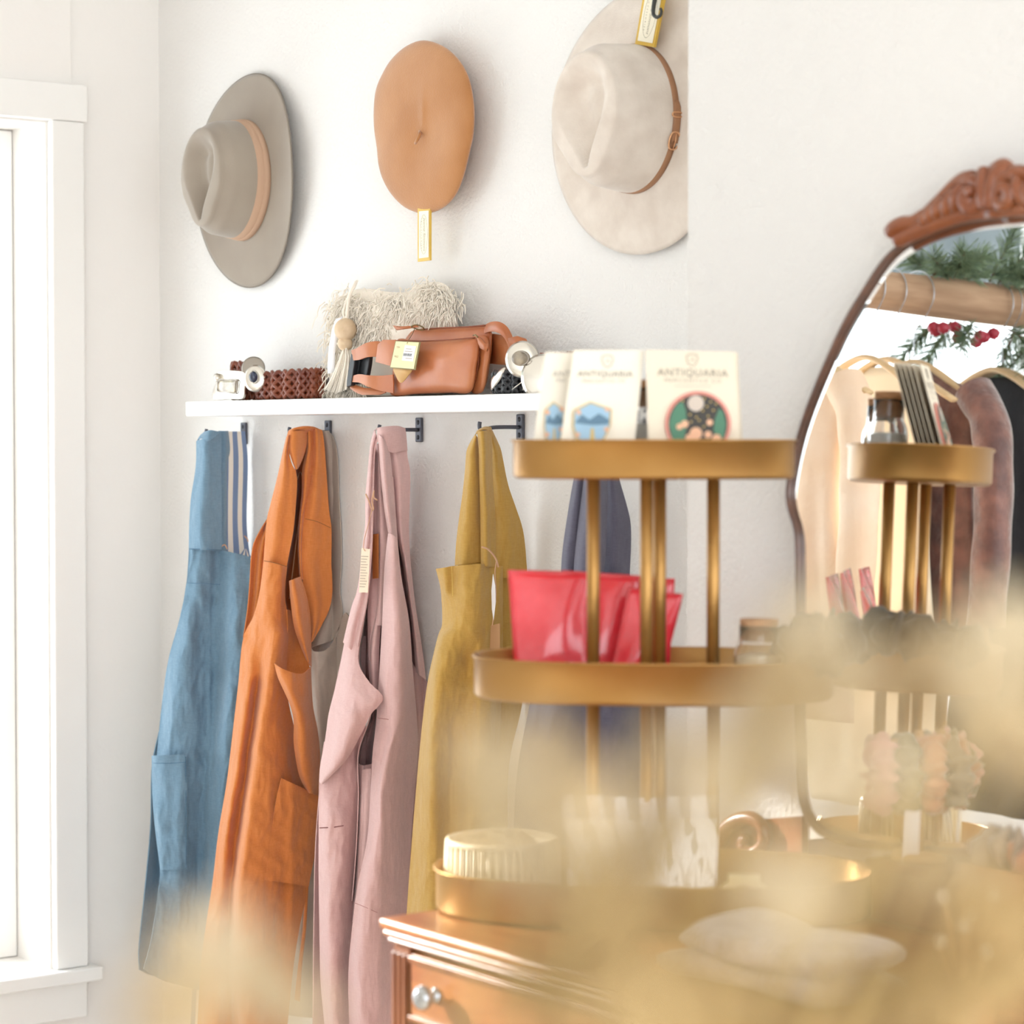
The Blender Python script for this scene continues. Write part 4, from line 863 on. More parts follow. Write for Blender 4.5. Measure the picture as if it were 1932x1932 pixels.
obj('waist_strap', thick(np.array([[P(x, y - 9, o - .6), P(x + 1, y - 2, o), P(x + 2, min(y + 5, 745), o)] for x, y, o in s3]), .0026), m_tan, t)
b = obj('clip_buckle', px_slab([(665, 666), (697, 671), (695, 690), (692, 706), (688, 724), (660, 726)], 9.4, .8), m_blackp, t, bevel=.0015, smooth=False)
obj('buckle_edge', px_slab([(662, 667), (670, 670), (668, 690), (662, 727), (653, 730), (654, 716)], 10.6, .9), m_blackp, b, bevel=.0015, smooth=False)
# price tag
pt = obj('price_tag', px_slab([(746, 643), (793, 645.5), (783.5, 698), (735.5, 694)], 11.4, .12), mat('tag_rim', S('#8a7f4e'), rough=.5), t, smooth=False)
obj('tag_face', px_slab([(747, 644), (790, 646), (780.5, 696), (736.5, 692.5)], 11.47, .06), mat('tag_yellow', S('#f6eab4'), rough=.6), pt, smooth=False)
obj('sticker', px_slab([(764, 651), (785, 653), (779, 682), (758, 680)], 11.53, .05), m_tagw, pt, smooth=False)
qx = P(785, 653, 11.5) - P(764, 651, 11.5); qy = P(764, 651, 11.5) - P(758, 680, 11.5)
for yy_, w_ in ((658, 5), (663, 7), (676, 6)): obj('printed_line', px_slab([(771 - w_, yy_ - .6), (771 + w_, yy_), (771 + w_, yy_ + 1), (771 - w_, yy_ + .4)], 11.55, .02), m_ink, pt, smooth=False)
text_mesh('ITEM', .0048, P(751.5, 655.5, 11.5), qx, qy, m_ink, pt); text_mesh('PRICE', .0048, P(748, 673, 11.5), qx, qy, m_ink, pt)
for k in range(9):
    x = 761.5 + k * 1.75; obj('bar', px_slab([(x, 666.5 + k * .12), (x + .8 + (k % 3) * .25, 666.6 + k * .12), (x - .1, 671.5 + k * .12), (x - .9, 671.4 + k * .12)], 11.55, .02), m_blackp, pt, smooth=False)
obj('leather_tongue', px_slab([(743, 694), (776, 697), (769, 709), (760, 720), (755, 722), (749, 714)], 11.0, .15, 30), mat('tongue_leather', S('#d6aa6c'), rough=.6), t)
obj('tag_chain', tube(cr(np.array([P(768, 648, 11.6), P(772, 640, 11), P(778, 630, 9.6), P(782, 621, 8.6)]), 20), 0.0006, 5), m_brass, t)

# ---- black belt, its conchos and a brown belt end
t = shelf_thing('braided_belt', 970, 6, 'coiled black braided belt with silver conchos at the right of the shelf', 'belt')
c = P(985, 735, 6.0); pth, nr = oval(c[0], c[1], 0.050, 0.034, 200, rot=0.1)
obj('band', braid(pth, nr, 0.036, SZ1 + 0.001, n=6, turns=5, r=0.0036), m_black_l, t)
cn = obj('concho', disc(986, 678, 10.4, 0.0285, [(0, -.1), (.9, -.06), (1, 0), (.85, .12), (.5, .18), (0, .18)], axis=(0.75, -0.64, 0.1), sx=.92), m_silver, t)
obj('stone', disc(983, 676, 10.9, 0.0155, [(1, -.3), (.95, .1), (.7, .3), (0, .4)], axis=(0.75, -0.64, 0.1), sx=.95, sy=.8), m_stone, cn)
obj('bezel', tube([P(983 + 14.5 * math.cos(a), 676 + 13 * math.sin(a), 11.0) for a in np.linspace(0, 2 * math.pi, 30, endpoint=False)], 0.0013, 6, closed=True), m_silver_d, cn)
obj('concho', disc(1024, 712, 9.0, 0.036, [(0, -.1), (.95, -.04), (1, .02), (.8, .12), (0, .16)], axis=(0.75, -0.64, 0.1), sx=.92), m_silver, t)
obj('buckle_tip', pillow([(954, 694), (950, 708), (940, 724), (928, 736), (926, 734), (927, 716), (938, 702), (948, 694)], 9.6, .5, back=.4, n=32, rings=5), m_silver, t)
obj('wire', tube([P(989, 706, 10), P(987, 736, 10.4)], 0.0008, 6), m_silver, t)
obj('wire', tube([P(987, 719, 10), P(966, 735, 10.4)], 0.0008, 6), m_silver, t)
t = shelf_thing('braided_belt', 1040, 4, 'brown braided belt end standing behind the pin cards at the shelf end', 'belt')
n = 120; x0, x1 = P(1006, 700, 4)[0], P(1092, 700, 4)[0]
pth = np.stack([np.linspace(x0, x1, n), np.full(n, YH - .035), np.zeros(n)], 1); nr = np.tile([0, -1.0, 0], (n, 1))
obj('band', braid(pth, nr, np.linspace(.064, .066, n), SZ1, n=8, turns=2, r=.0038), m_brown_l, t)
# ------------------------------------------------------------------ dresser
m_wood = wood('dresser_wood', S('#8a4f2c'), S('#a5683c'), rough=0.3, coat=0.5, scale=5, st=(1.5, 10, 10))
m_wood_d = wood('dresser_wood_dark', S('#6d3a20'), S('#85502e'), rough=0.32, coat=0.5, scale=5, st=(10, 10, 1.5))
m_knob = mat('knob_glass', S('#aeb4bc'), rough=0.12, metal=0.75)
DT = 0.979; DX0, DX1, DY0, DY1 = -2.203, -0.95, 1.47, 1.978
dr = thing('dresser', ((DX0 + DX1) / 2, (DY0 + DY1) / 2, 0), 'polished brown wooden dresser with fluted corners under the carved mirror', 'dresser')
obj('top_board', box(DX0, DX1, DY0, DY1, DT - 0.012, DT), m_wood, dr, smooth=False, bevel=0.004)
obj('top_moulding', box(DX0 + .003, DX1 - .003, DY0 + .003, DY1, DT - 0.0195, DT - 0.0122), m_wood, dr, smooth=False, bevel=0.003)
obj('top_moulding', box(DX0 + .006, DX1 - .006, DY0 + .007, DY1, DT - 0.0270, DT - 0.0197), m_wood_d, dr, smooth=False, bevel=0.004)
bx0, bx1, by0 = DX0 + .009, DX1 - .009, DY0 + .011
obj('carcass', box(bx0 + .004, bx1 - .004, by0 + .012, DY1, 0.10, DT - 0.0272), m_wood_d, dr, smooth=False)
obj('plinth', box(bx0, bx1, by0, DY1, 0, 0.0995), m_wood_d, dr, smooth=False, bevel=.003)
for px0, px1 in ((bx0, bx0 + .031), (bx1 - .031, bx1)):
    parts = [box(px0, px1, by0 + .003, by0 + .0115, 0.10, DT - .0272)]
    for k in range(3):
        xx = px0 + .003 + k * .0097; parts.append(box(xx, xx + .0055, by0 - .002, by0 + .004, 0.13, DT - .036))
    obj('fluted_post', join(*parts), m_wood_d, dr, smooth=False, bevel=.0012)
zk = onY(800, 1880, DY0)[2]; zs = [0.115, 0.375, 0.635, 2 * zk - (DT - .030), DT - .030]
dx0, dx1 = bx0 + .033, bx1 - .033
def drawer(x0, x1, z0, z1, knobs):
    d = obj('drawer', join(box(x0, x1, by0 + .002, by0 + .0115, z0 + .004, z1 - .004)), m_wood, dr, smooth=False, bevel=.003)
    obj('drawer_edge', join(box(x0 + .002, x1 - .002, by0 - .0035, by0 + .0015, z1 - .012, z1 - .005), box(x0 + .002, x1 - .002, by0 - .0035, by0 + .0015, z0 + .005, z0 + .012)), m_wood_d, d, smooth=False, bevel=.0015)
    for kx in knobs:
        k = (kx, by0 + .0015, (z0 + z1) / 2)
        obj('knob', lathe([(.0085, 0), (.009, .002), (.0055, .004), (.0050, .008), (.008, .010), (.0120, .013), (.0135, .018), (.0115, .023), (.006, .0265), (0, .027)], k, 24, axis=(0, -1, 0)), m_knob, d)
kx = onY(797, 1880, by0 - .016)[0]
drawer(dx0, (dx0 + dx1) / 2 - .004, zs[3], zs[4], [kx, (dx0 + dx1) / 2 - (kx - dx0)])
drawer((dx0 + dx1) / 2 + .004, dx1, zs[3], zs[4], [(dx0 + dx1) / 2 + (kx - dx0), dx1 - (kx - dx0)])
for k in range(3): drawer(dx0, dx1, zs[k], zs[k + 1], [dx0 + .2, dx1 - .2])

# ------------------------------------------------------------------ mirror
m_frame = wood('mirror_frame_wood', S('#5a4238'), S('#6e4c3c'), rough=0.3, coat=0.4)
m_carve = wood('mirror_carved_wood', S('#7a3d1f'), S('#8f5330'), rough=0.32, coat=0.3, scale=12, st=(1, 1, 1))
m_mirror = mat('mirror_silver', (0.93, 0.94, 0.94), rough=0.0, metal=1.0)
m_backb = mat('mirror_back_board', S('#6b4a35'), rough=.8)
MXC = on_mirror(1890, 405)[0]
left_px = [(1890, 404), (1820, 414), (1760, 432), (1705, 462), (1672, 492), (1636, 545), (1596, 612), (1560, 690), (1530, 762), (1512, 815), (1500, 862), (1492, 905), (1489, 935), (1494, 965), (1502, 990), (1507, 1030), (1507, 1200), (1509, 1400), (1516, 1520), (1560, 1575), (1700, 1600), (1888, 1618)]
mp = np.array([on_mirror(x, y) for x, y in left_px]); half = [(p[0] - MXC, p[2]) for p in mp]
half[0] = (0.0, half[0][1]); half[-1] = (0.0, half[-1][1])
loop = half + [(-a, b) for a, b in half[-2:0:-1]]
outl = cr(np.array(loop), 160, closed=True)
def mir(a, z, off=0.0):
    t = (z - M0[2]) ; y = M0[1] + t * math.tan(MTILT); return np.array([MXC + a, y, z]) + MN * off
mroot = thing('dresser_mirror', (MXC, M0[1] + .01, DT), 'arched dresser mirror with thin dark frame and carved wooden crest', 'mirror')
cen = np.array([0.0, 1.36])
inn = cen + (outl - cen) * 0.962
g = obj('mirror_glass', slab([mir(a, z, 0) for a, z in inn], [mir(a, z, -.003) for a, z in inn]), m_mirror, mroot, smooth=False)
obj('bevelled_edge', grid(np.array([[mir(a, z, 0) for a, z in inn], [mir(a, z, -.0016) for a, z in cen + (outl - cen) * 0.995]]), cu=True), m_mirror, g, smooth=False)
obj('back_board', slab([mir(a, z, -.0035) for a, z in outl], [mir(a, z, -.009) for a, z in outl]), m_backb, mroot, smooth=False)
obj('frame', tube([mir(a, z, .001) for a, z in outl], 0.0042, 8, closed=True), m_frame, mroot)
# carved crest: rail, shell lobes, two scrolls and a plume in the middle
crest = []
def cpx(x, y, off=.012): return on_mirror(x, y, off)
def both(vf):
    v = np.asarray(vf[0]).copy(); w = v.copy(); w[:, 0] = 2 * MXC - w[:, 0]; return vf, (w, [q[::-1] for q in vf[1]])
def carve(name, vf, parent):
    for q in both(vf): obj(name, q, m_carve, parent)
rail = cr(np.array([cpx(1693, 452), cpx(1730, 436), cpx(1775, 418), cpx(1825, 402), cpx(1892, 394)]), 40)
cr_ = obj('crest_rail', tube(np.vstack([rail, [(2 * MXC - p[0], p[1], p[2]) for p in rail[-2::-1]]]), 0.0095, 10), m_carve, mroot)
rs = np.array([cpx(1684, 440, .014), cpx(1690, 430, .016), cpx(1704, 423, .016), cpx(1722, 420, .014), cpx(1745, 405, .012)])
carve('end_scroll', tube(cr(rs, 24), np.linspace(.0105, .0075, 24), 10), cr_)
lobes = [((1741, 425), (1750, 400)), ((1752, 420), (1764, 388)), ((1765, 414), (1782, 372)), ((1782, 409), (1806, 354)), ((1800, 402), (1824, 340))]
for k, (a, b) in enumerate(lobes):
    mid = ((a[0] + b[0]) / 2 - 4, (a[1] + b[1]) / 2)
    pts = cr(np.array([cpx(*a, .017), cpx(*mid, .022), cpx(*b, .016)]), 14); r = (.0055 + .0010 * k) * np.sin(np.linspace(.5, 2.7, 14))
    carve('acanthus_lobe', tube(pts, r, 10), cr_)
carve('crest_ridge', tube(cr(np.array([cpx(1738, 410, .012), cpx(1770, 380, .013), cpx(1798, 352, .014), cpx(1818, 338, .015), cpx(1836, 335, .016)]), 24), np.linspace(.006, .0085, 24), 10), cr_)
sp = [(1824, 344), (1838, 340), (1846, 352), (1848, 370), (1842, 388), (1830, 394), (1819, 386), (1818, 370), (1826, 360), (1834, 364)]
carve('volute', tube(cr(np.array([cpx(x, y, .018 + .001 * i) for i, (x, y) in enumerate(sp)]), 46), np.linspace(.0075, .0062, 46), 10), cr_)
carve('volute_eye', lathe([(0, -.006), (.009, -.004), (.0105, .002), (.008, .008), (0, .010)], cpx(1828, 378, .020), 18, axis=(0, -1, 0)), cr_)
carve('side_fillet', tube(cr(np.array([cpx(1852, 334, .014), cpx(1858, 350, .016), cpx(1857, 370, .016), cpx(1850, 390, .014)]), 18), .0045, 8), cr_)
pl = cr(np.array([cpx(1868, 392, .02), cpx(1870, 372, .022), cpx(1872, 350, .022), cpx(1878, 330, .020), cpx(1888, 316, .016)]), 22)
carve('plume_petal', tube(pl, np.linspace(.0095, .0075, 22) * np.concatenate([[.7], np.full(20, 1), [.6]]), 10), cr_)
obj('plume_tip', lathe([(0, -.012), (.014, -.008), (.017, 0), (.013, .009), (0, .013)], cpx(1891, 328, .014), 20, axis=(0, -1, 0)), m_carve, cr_)
# scroll brackets at the foot
sc = [(1350, 1630), (1352, 1600), (1368, 1566), (1392, 1548), (1420, 1545), (1440, 1560), (1443, 1585), (1430, 1604), (1410, 1606), (1400, 1592), (1408, 1580)]
scp = cr(np.array([onY(x, y, 1.942) for x, y in sc]), 50)
carve('foot_scroll', tube(scp, np.linspace(.010, .0065, 50), 10), mroot)
pan = [onY(x, y, 1.948) for x, y in [(1350, 1640), (1362, 1590), (1390, 1556), (1420, 1548), (1450, 1545), (1512, 1540), (1512, 1625), (1430, 1636)]]
pan = [np.array([p[0], p[1], max(p[2], DT + .002)]) for p in pan]
for q in both(slab(pan, np.array(pan) + np.array([0, .012, 0]))): obj('foot_panel', q, m_carve, mroot, smooth=False)
obj('foot_rail', box(on_mirror(1290, 1640)[0], 2 * MXC - on_mirror(1290, 1640)[0], 1.945, 1.966, DT + .001, DT + .020), m_carve, mroot, smooth=False, bevel=.004)
for q in both(lathe([(0.008, 0), (.010, .006), (.006, .012), (.011, .02), (.009, .028), (0, .032)], onY(1296, 1618, 1.955) * np.array([1, 1, 0]) + np.array([0, 0, DT + .020]), 18)): obj('rail_knob', q, m_carve, mroot)

# ------------------------------------------------------------------ tiered stand
m_gold = mat('stand_gold', S('#a67a3e'), rough=0.36, metal=0.65, col2=S('#b2884e'), nscale=8, bump=0.03, bscale=30)
m_gold_in = mat('stand_gold_inside', S('#a5743c'), rough=0.5, metal=0.5)
sc0 = CAM + ray(1233, 829) * 2.690; SCX, SCY = sc0[0], sc0[1]
vd = np.array([sc0[0], sc0[1]]); vd /= np.linalg.norm(vd)
da = math.radians(-2); Lx = np.array([-vd[1] * -1, -vd[0], 0]); Lx = np.array([vd[1], -vd[0], 0]); Lx = np.array([Lx[0] * math.cos(da) - Lx[1] * math.sin(da), Lx[0] * math.sin(da) + Lx[1] * math.cos(da), 0])
Nx = np.array([Lx[1], -Lx[0], 0])          # towards the viewer
def st(a, b, z): return np.array([SCX, SCY, 0]) + Lx * a + Nx * b + np.array([0, 0, z])
def s_out(a, b, n=96, e=2.5):
    t = np.arange(n) * 2 * math.pi / n; return np.stack([a * np.sign(np.cos(t)) * np.abs(np.cos(t)) ** (2 / e), b * np.sign(np.sin(t)) * np.abs(np.sin(t)) ** (2 / e)], 1)
TR = [(0.155, 0.086, 1.457, 1.500), (0.198, 0.108, 1.216, 1.262), (0.241, 0.128, DT + .001, 1.027)]
stand = thing('tiered_stand', (SCX, SCY, DT), 'gold metal stand with three oval trays on four rods, on the dresser', 'stand')
for a, b, z0, z1 in TR:
    rings = [(-a * .98, z0), (-.004, z0), (-.001, z0 + .002), (0, z0 + .004), (0, z1 - .003), (.002, z1 - .0022), (.003, z1 - .001), (.002, z1), (0, z1), (-.0015, z1 - .002), (-.002, z0 + .004), (-.006, z0 + .003), (-a * .98, z0 + .003)]
    R = []
    for off, z in rings:
        k = max(a + off, .002); R.append([st(p[0], p[1], z) for p in s_out(k, max(b + off, .001))])
    v, f, u = grid(np.array(R), cu=True); n = 96
    o = obj('tray', (v, f + [tuple(range(n))[::-1], tuple(range((len(R) - 1) * n, len(R) * n))]), m_gold, stand)
for (a, b) in ((-.066, .006), (.066, -.006), (-.006, .036), (.006, -.036)):
    for (z0, z1) in ((TR[1][2] + .003, TR[0][2]), (TR[2][2] + .003, TR[1][2])):
        obj('rod', lathe([(.0072, 0), (.0072, z1 - z0)], st(a, b, z0), 16), m_gold, stand)

# cards with enamel pins on the top tray
m_card = mat('pin_card', S('#f3ead9'), rough=.7); m_card2 = mat('pin_card_warm', S('#e9dcc6'), rough=.7)
m_print = mat('print_card', S('#a39a8a'), rough=.8)
m_pink_e = mat('enamel_pink', S('#dd8f80'), rough=.25); m_navy = mat('enamel_black', S('#3c3a36'), rough=.25); m_green = mat('enamel_green', S('#4f8066'), rough=.25)
m_moon = mat('enamel_moon', S('#cfc0b2'), rough=.3); m_peach = mat('enamel_peach', S('#e9b592'), rough=.3); m_blue_e = mat('enamel_blue', S('#9fc0d6'), rough=.3); m_slate = mat('enamel_slate', S('#5e7f96'), rough=.3); m_goldl = mat('pin_gold', S('#c9ad6b'), rough=.3, metal=.6)
T0 = TR[0][2] + .004
def dplane(x, y, D, lean=0.0, y0=830): return atD(x, y, D + lean * (y0 - y))
def card(quad, D, lean, label, m, grp='pin cards on the top tray'):
    q = [dplane(x, y, D, lean) for x, y in quad]
    c = np.mean(q, 0); root = thing('pin_card', (c[0], c[1], min(p[2] for p in q)), label, 'card', grp)
    back = [p + FWD * .0006 for p in q]
    o = obj('card_sheet', slab(q, back), m, root, smooth=False)
    ex = q[1] - q[0]; ey = q[0] - q[3]; ex /= np.linalg.norm(ex); ey -= ex * np.dot(ex, ey); ey /= np.linalg.norm(ey)
    return root, ex, ey
# card bottoms stand on the tray floor, y=898 there
def crest_print(root, x, y, D, lean, ex, ey, s=1.0):
    pts = [(-9, -10), (9, -10), (9, 2), (5, 8), (0, 11), (-5, 8), (-9, 2)]
    lp = np.array([dplane(x + a * s, y + b * s, D - .0006, lean) for a, b in pts]); obj('printed_crest', tube(cr(lp, 28, closed=True), .0005, 4, closed=True), m_print, root)
    text_mesh('A', .006 * s, dplane(x, y - 1, D - .0006, lean), ex, ey, m_print, root, shear=.2)
def flat(name, pts, D, lean, m, root, th=.0008, smooth=False):
    a = [dplane(x, y, D, lean) for x, y in pts]; return obj(name, slab(a, [p + FWD * th for p in a]), m, root, smooth=smooth)
def circ(cx, cy, r, n=28): return [(cx + r * math.cos(t), cy + r * math.sin(t)) for t in np.linspace(0, 2 * math.pi, n, endpoint=False)]
D0, LN = 2.655, .00016
r1, ex, ey = card([(1218, 660), (1387, 664), (1399, 890), (1224, 888)], D0, LN, 'cream card with a round enamel pin of a night forest and moon', m_card2)
crest_print(r1, 1306, 680, D0, LN, ex, ey)
text_mesh('ANTIQUARIA', .0118, dplane(1307, 704, D0 - .0006, LN), ex, ey, m_print, r1, spacing=1.12, bold=.0001)
text_mesh('MERCANTILE CO', .0060, dplane(1307, 718.5, D0 - .0006, LN), ex, ey, m_print, r1, spacing=1.45)
flat('printed_rule', [(1272, 727.5), (1342, 728.5), (1342, 729.3), (1272, 728.3)], D0 - .0008, LN, m_print, r1, .0002)
pin = flat('enamel_pin', circ(1317, 800, 62, 48), D0 - .0040, LN, m_pink_e, r1, .003)
flat('night_sky', circ(1317, 800, 56, 48), D0 - .0046, LN, m_navy, pin)
flat('moon', circ(1313, 761, 15), D0 - .0054, LN, m_moon, pin)
for pts in ([(1268, 828), (1262, 800), (1268, 778), (1278, 762), (1288, 758), (1294, 775), (1296, 800), (1290, 835)], [(1346, 812), (1349, 790), (1357, 770), (1365, 778), (1370, 800), (1366, 828), (1352, 822)]):
    flat('tree', pts, D0 - .0052, LN, m_green, pin)
for cx, cy, r in ((1282, 805, 6), (1292, 800, 7), (1313, 818, 12), (1339, 797, 6), (1336, 820, 7), (1300, 826, 7), (1352, 828, 9)):
    flat('blossom', circ(cx, cy, r, 12), D0 - .0058, LN, m_peach, pin)
for cx, cy in ((1288, 756), (1329, 752), (1341, 758), (1334, 767), (1346, 774), (1326, 775), (1302, 782), (1314, 787), (1319, 793), (1304, 796), (1336, 785), (1328, 805), (1351, 762)):
    flat('star', circ(cx, cy, 2.0, 6), D0 - .0056, LN, m_goldl, pin, .0003)
for k in range(5):
    c2, _, _ = card([(1220 + k, 661), (1388 + k, 665), (1400 + k, 890), (1226 + k, 888)], D0 + .008 + .0055 * k, LN, 'plain backed card stacked edge to edge behind the night forest pin card', m_card2, 'cards stacked behind the night forest card')
def hexpin(root, cx, cy, D, LN, w=1.0):
    pts = [(cx - 36 * w, cy - 22), (cx - 4 * w, cy - 38), (cx + 36 * w, cy - 24), (cx + 34 * w, cy + 8), (cx + 22 * w, cy + 34), (cx, cy + 42), (cx - 30 * w, cy + 34), (cx - 38 * w, cy + 8)]
    p = flat('enamel_pin', pts, D - .004, LN, m_goldl, root, .003)
    pin_ = [(cx + (x - cx) * .92, cy + (y - cy) * .92) for x, y in pts]
    flat('sky', pin_, D - .0046, LN, m_blue_e, p)
    flat('mountain', [(cx - 34 * w, cy + 2), (cx - 20 * w, cy - 14), (cx - 6 * w, cy - 4), (cx + 12 * w, cy - 16), (cx + 32 * w, cy - 4), (cx + 30 * w, cy + 4), (cx, cy + 6)], D - .0052, LN, m_slate, p)
    flat('path', [(cx - 5 * w, cy + 38), (cx - 3 * w, cy + 12), (cx + 2 * w, cy + 12), (cx + 4 * w, cy + 38)], D - .0052, LN, m_goldl, p)
    for q in ((-26, -18), (28, -24), (26, 14), (-28, 24)): flat('blossom', circ(cx + q[0] * w, cy + q[1], 4.5, 10), D - .0054, LN, m_peach, p)
D1 = 2.668
r2, ex, ey = card([(1082, 660), (1216, 661), (1192, 886), (1050, 884)], D1, LN, 'cream card with a blue mountain enamel pin, left of the night forest card', m_card)
crest_print(r2, 1146, 682, D1, LN, ex, ey); text_mesh('ANTIQUARIA', .0095, dplane(1142, 706, D1 - .0006, LN), ex, ey, m_print, r2, spacing=1.08, bold=.0001); text_mesh('MERCANTILE CO', .0050, dplane(1138, 719, D1 - .0006, LN), ex, ey, m_print, r2, spacing=1.3)
hexpin(r2, 1118, 796, D1, LN)
D2 = 2.690
r3, ex, ey = card([(1028, 664), (1120, 664), (1090, 884), (1000, 884)], D2, LN, 'cream pin card half hidden behind the blue mountain card, leftmost on the tray', m_card)
text_mesh('ANTI', .0095, dplane(1062, 706, D2 - .0006, LN), ex, ey, m_print, r3, spacing=1.08); text_mesh('MER', .005, dplane(1058, 718, D2 - .0006, LN), ex, ey, m_print, r3, spacing=1.3)
hexpin(r3, 1046, 796, D2, LN, .5)

# jars
m_jar = mat('jar_glass', (0.98, 0.985, 0.98), rough=0.03, trans=1.0, ior=1.45); m_cork = mat('cork', S('#b98a63'), rough=.85, col2=S('#a5754f'), nscale=80)
m_salt = mat('bath_salt', S('#efece6'), rough=.8, bump=.5, bscale=200); m_salt2 = mat('pale_powder', S('#e6d6b8'), rough=.9)
def from_mirror(x, y, D):
    p = CAM + ray(x, y) * D; return p - 2 * np.dot(p - M0, MN) * MN
def jar(p, z, r, h, label, fill):
    t = thing('glass_jar', (p[0], p[1], z), label, 'jar', 'corked glass jars on the stand')
    c = (p[0], p[1], z)
    obj('glass', lathe([(0, .001), (r * .96, .001), (r, .005), (r, h * .58), (r * .94, h * .66), (r * .78, h * .74), (r * .76, h * .98), (r * .80, h), (r * .70, h), (r * .70, h * .76), (r * .88, h * .65), (r * .93, h * .57), (r * .93, .006), (0, .004)], c, 40), m_jar, t)
    obj('contents', lathe([(0, .006), (r * .90, .006), (r * .90, h * .56), (r * .6, h * .585), (0, h * .57)], c, 32), fill, t)
    obj('cork_stopper', lathe([(0, h * .78), (r * .685, h * .78), (r * .69, h * .99), (r * .74, h * 1.03), (r * .74, h * 1.10), (0, h * 1.10)], c, 28), m_cork, t)
def local(p):
    d = np.array([p[0] - SCX, p[1] - SCY, 0]); return np.dot(d, Lx), np.dot(d, Nx)
jar(st(-.050, -.050, 0), T0, .024, .090, 'corked glass jar of pale salt on the top tray, the outer one', m_salt2)
jar(st(-.004, -.040, 0), T0, .024, .096, 'corked glass jar of white salt behind the pin cards', m_salt)
T1 = TR[1][2] + .004
jar(st(.116, .002, 0), T1, .028, .075, 'short corked jar on the middle tray beside the red packets', m_salt2)

# red packets on the middle tray
m_red = mat('red_foil', S('#e0303c'), rough=.22, coat=.5, spec=.6, col2=S('#ea4650'), nscale=25, bump=.25, bscale=18, bdist=.006)
def packet(quad, D, lean, label, lab=True):
    q = np.array(quad, float); R = []
    for k, s in enumerate(np.linspace(0, 1, 14)):
        row = []
        for u in np.linspace(0, 1, 12):
            p = (q[0] * (1 - u) + q[1] * u) * (1 - s) + (q[3] * (1 - u) + q[2] * u) * s
            bulge = .008 * max(0, math.sin(math.pi * u)) * max(0, math.sin(math.pi * (s * .95 + .02))) + .0012 * math.sin(9 * u + 5 * s)
            row.append(dplane(p[0], p[1], D - bulge, lean, 1262))
        R.append(row)
    o = obj('red_packet', grid(np.array(R)), m_red, solid=.0012); return tag(o, label, 'packet', 'red packets on the middle tray')
packet([(1108, 1086), (1273, 1092), (1262, 1278), (1112, 1284)], 2.782, .0001, 'shiny red packet at the back, mostly hidden by the others')
packet([(1062, 1076), (1207, 1086), (1196, 1284), (1070, 1288)], 2.770, .0001, 'shiny red packet in the middle of the three behind the rods')
packet([(958, 1075), (1112, 1079), (1110, 1288), (972, 1282)], 2.755, .0001, 'shiny red packet standing at the left end of the middle tray')
packet([(1186, 1108), (1289, 1121), (1248, 1284), (1148, 1286)], 2.742, .0001, 'shiny red packet tilted to the right, in front')

# black scrunchies on the right of the middle tray
m_vel = mat('black_velvet', S('#15171a'), rough=.9, sheen=.25, bump=.3, bscale=60)
def scrunchie(name, c, R, r, m, label, axis=(0, 0, 1), seed=1, grp=None, cat='scrunchie', wob=.35):
    rs = np.random.RandomState(seed); n, k = 72, 14; az = np.asarray(axis, float) / np.linalg.norm(axis); ax = np.cross(az, (.3, .8, .2)); ax /= np.linalg.norm(ax); ay = np.cross(az, ax)
    ph = rs.uniform(0, 6.28, 6); A = np.empty((n, k, 3))
    for i in range(n):
        a = 2 * math.pi * i / n; rr = r * (1 + wob * math.sin(11 * a + ph[0]) + .2 * math.sin(17 * a + ph[1])); e = ax * math.cos(a) + ay * math.sin(a)
        for j in range(k):
            b = 2 * math.pi * j / k; q = rr * (1 + .18 * math.sin(3 * b + 7 * a + ph[2])); A[i, j] = np.asarray(c) + e * (R + q * math.cos(b)) + az * q * math.sin(b)
    o = obj(name, grid(A, cu=True, cv=True), m); return tag(o, label, cat, grp)
Z1 = TR[1][3]
scrunchie('scrunchie', st(.190, -.010, Z1 + .020), .021, .018, m_vel, 'black velvet scrunchie draped over the right end of the middle tray', axis=(.15, -.1, 1), seed=2)
scrunchie('scrunchie', st(.176, .050, Z1 + .012), .018, .015, m_vel, 'black velvet scrunchie at the right end, on the side away from the mirror', axis=(.4, .2, 1), seed=3)
scrunchie('scrunchie', st(.168, -.058, Z1 + .010), .017, .015, m_vel, 'small black velvet scrunchie at the right end, nearest the mirror', axis=(.1, -.4, 1), seed=4)

# bottom tray: ribbed basket, wrapped cards, claw clip
T2 = TR[2][2] + .004
m_rib = mat('basket_cane', S('#e6cfa6'), rough=.5, col2=S('#f0dfc0'), nscale=50, bump=.4, bscale=150)
bk = thing('ribbed_basket', tuple(st(-.165, 0, T2)), 'pale ribbed cane basket at the left of the bottom tray', 'basket')
def bpt(t, z, r=1.0): return st(-.168 + .062 * r * math.cos(t), .062 * r * math.sin(t), z)
obj('basket_wall', grid(np.array([[bpt(t, z, .94) for t in np.linspace(0, 2 * math.pi, 48, endpoint=False)] for z in np.linspace(T2 + .002, T2 + .068, 4)]), cu=True), m_rib, bk, solid=.002)
obj('basket_floor', slab([bpt(t, T2 + .003, .93) for t in np.linspace(0, 2 * math.pi, 40, endpoint=False)], [bpt(t, T2 + .001, .93) for t in np.linspace(0, 2 * math.pi, 40, endpoint=False)]), m_rib, bk, smooth=False)
for i in range(44):
    t = 2 * math.pi * i / 44; obj('rib', tube([bpt(t, T2 + .002), bpt(t, T2 + .035, 1.015), bpt(t, T2 + .066)], .0028, 6), m_rib, bk)
obj('rim', tube([bpt(t, T2 + .069, .98) for t in np.linspace(0, 2 * math.pi, 60, endpoint=False)], .0036, 8, closed=True), m_rib, bk)
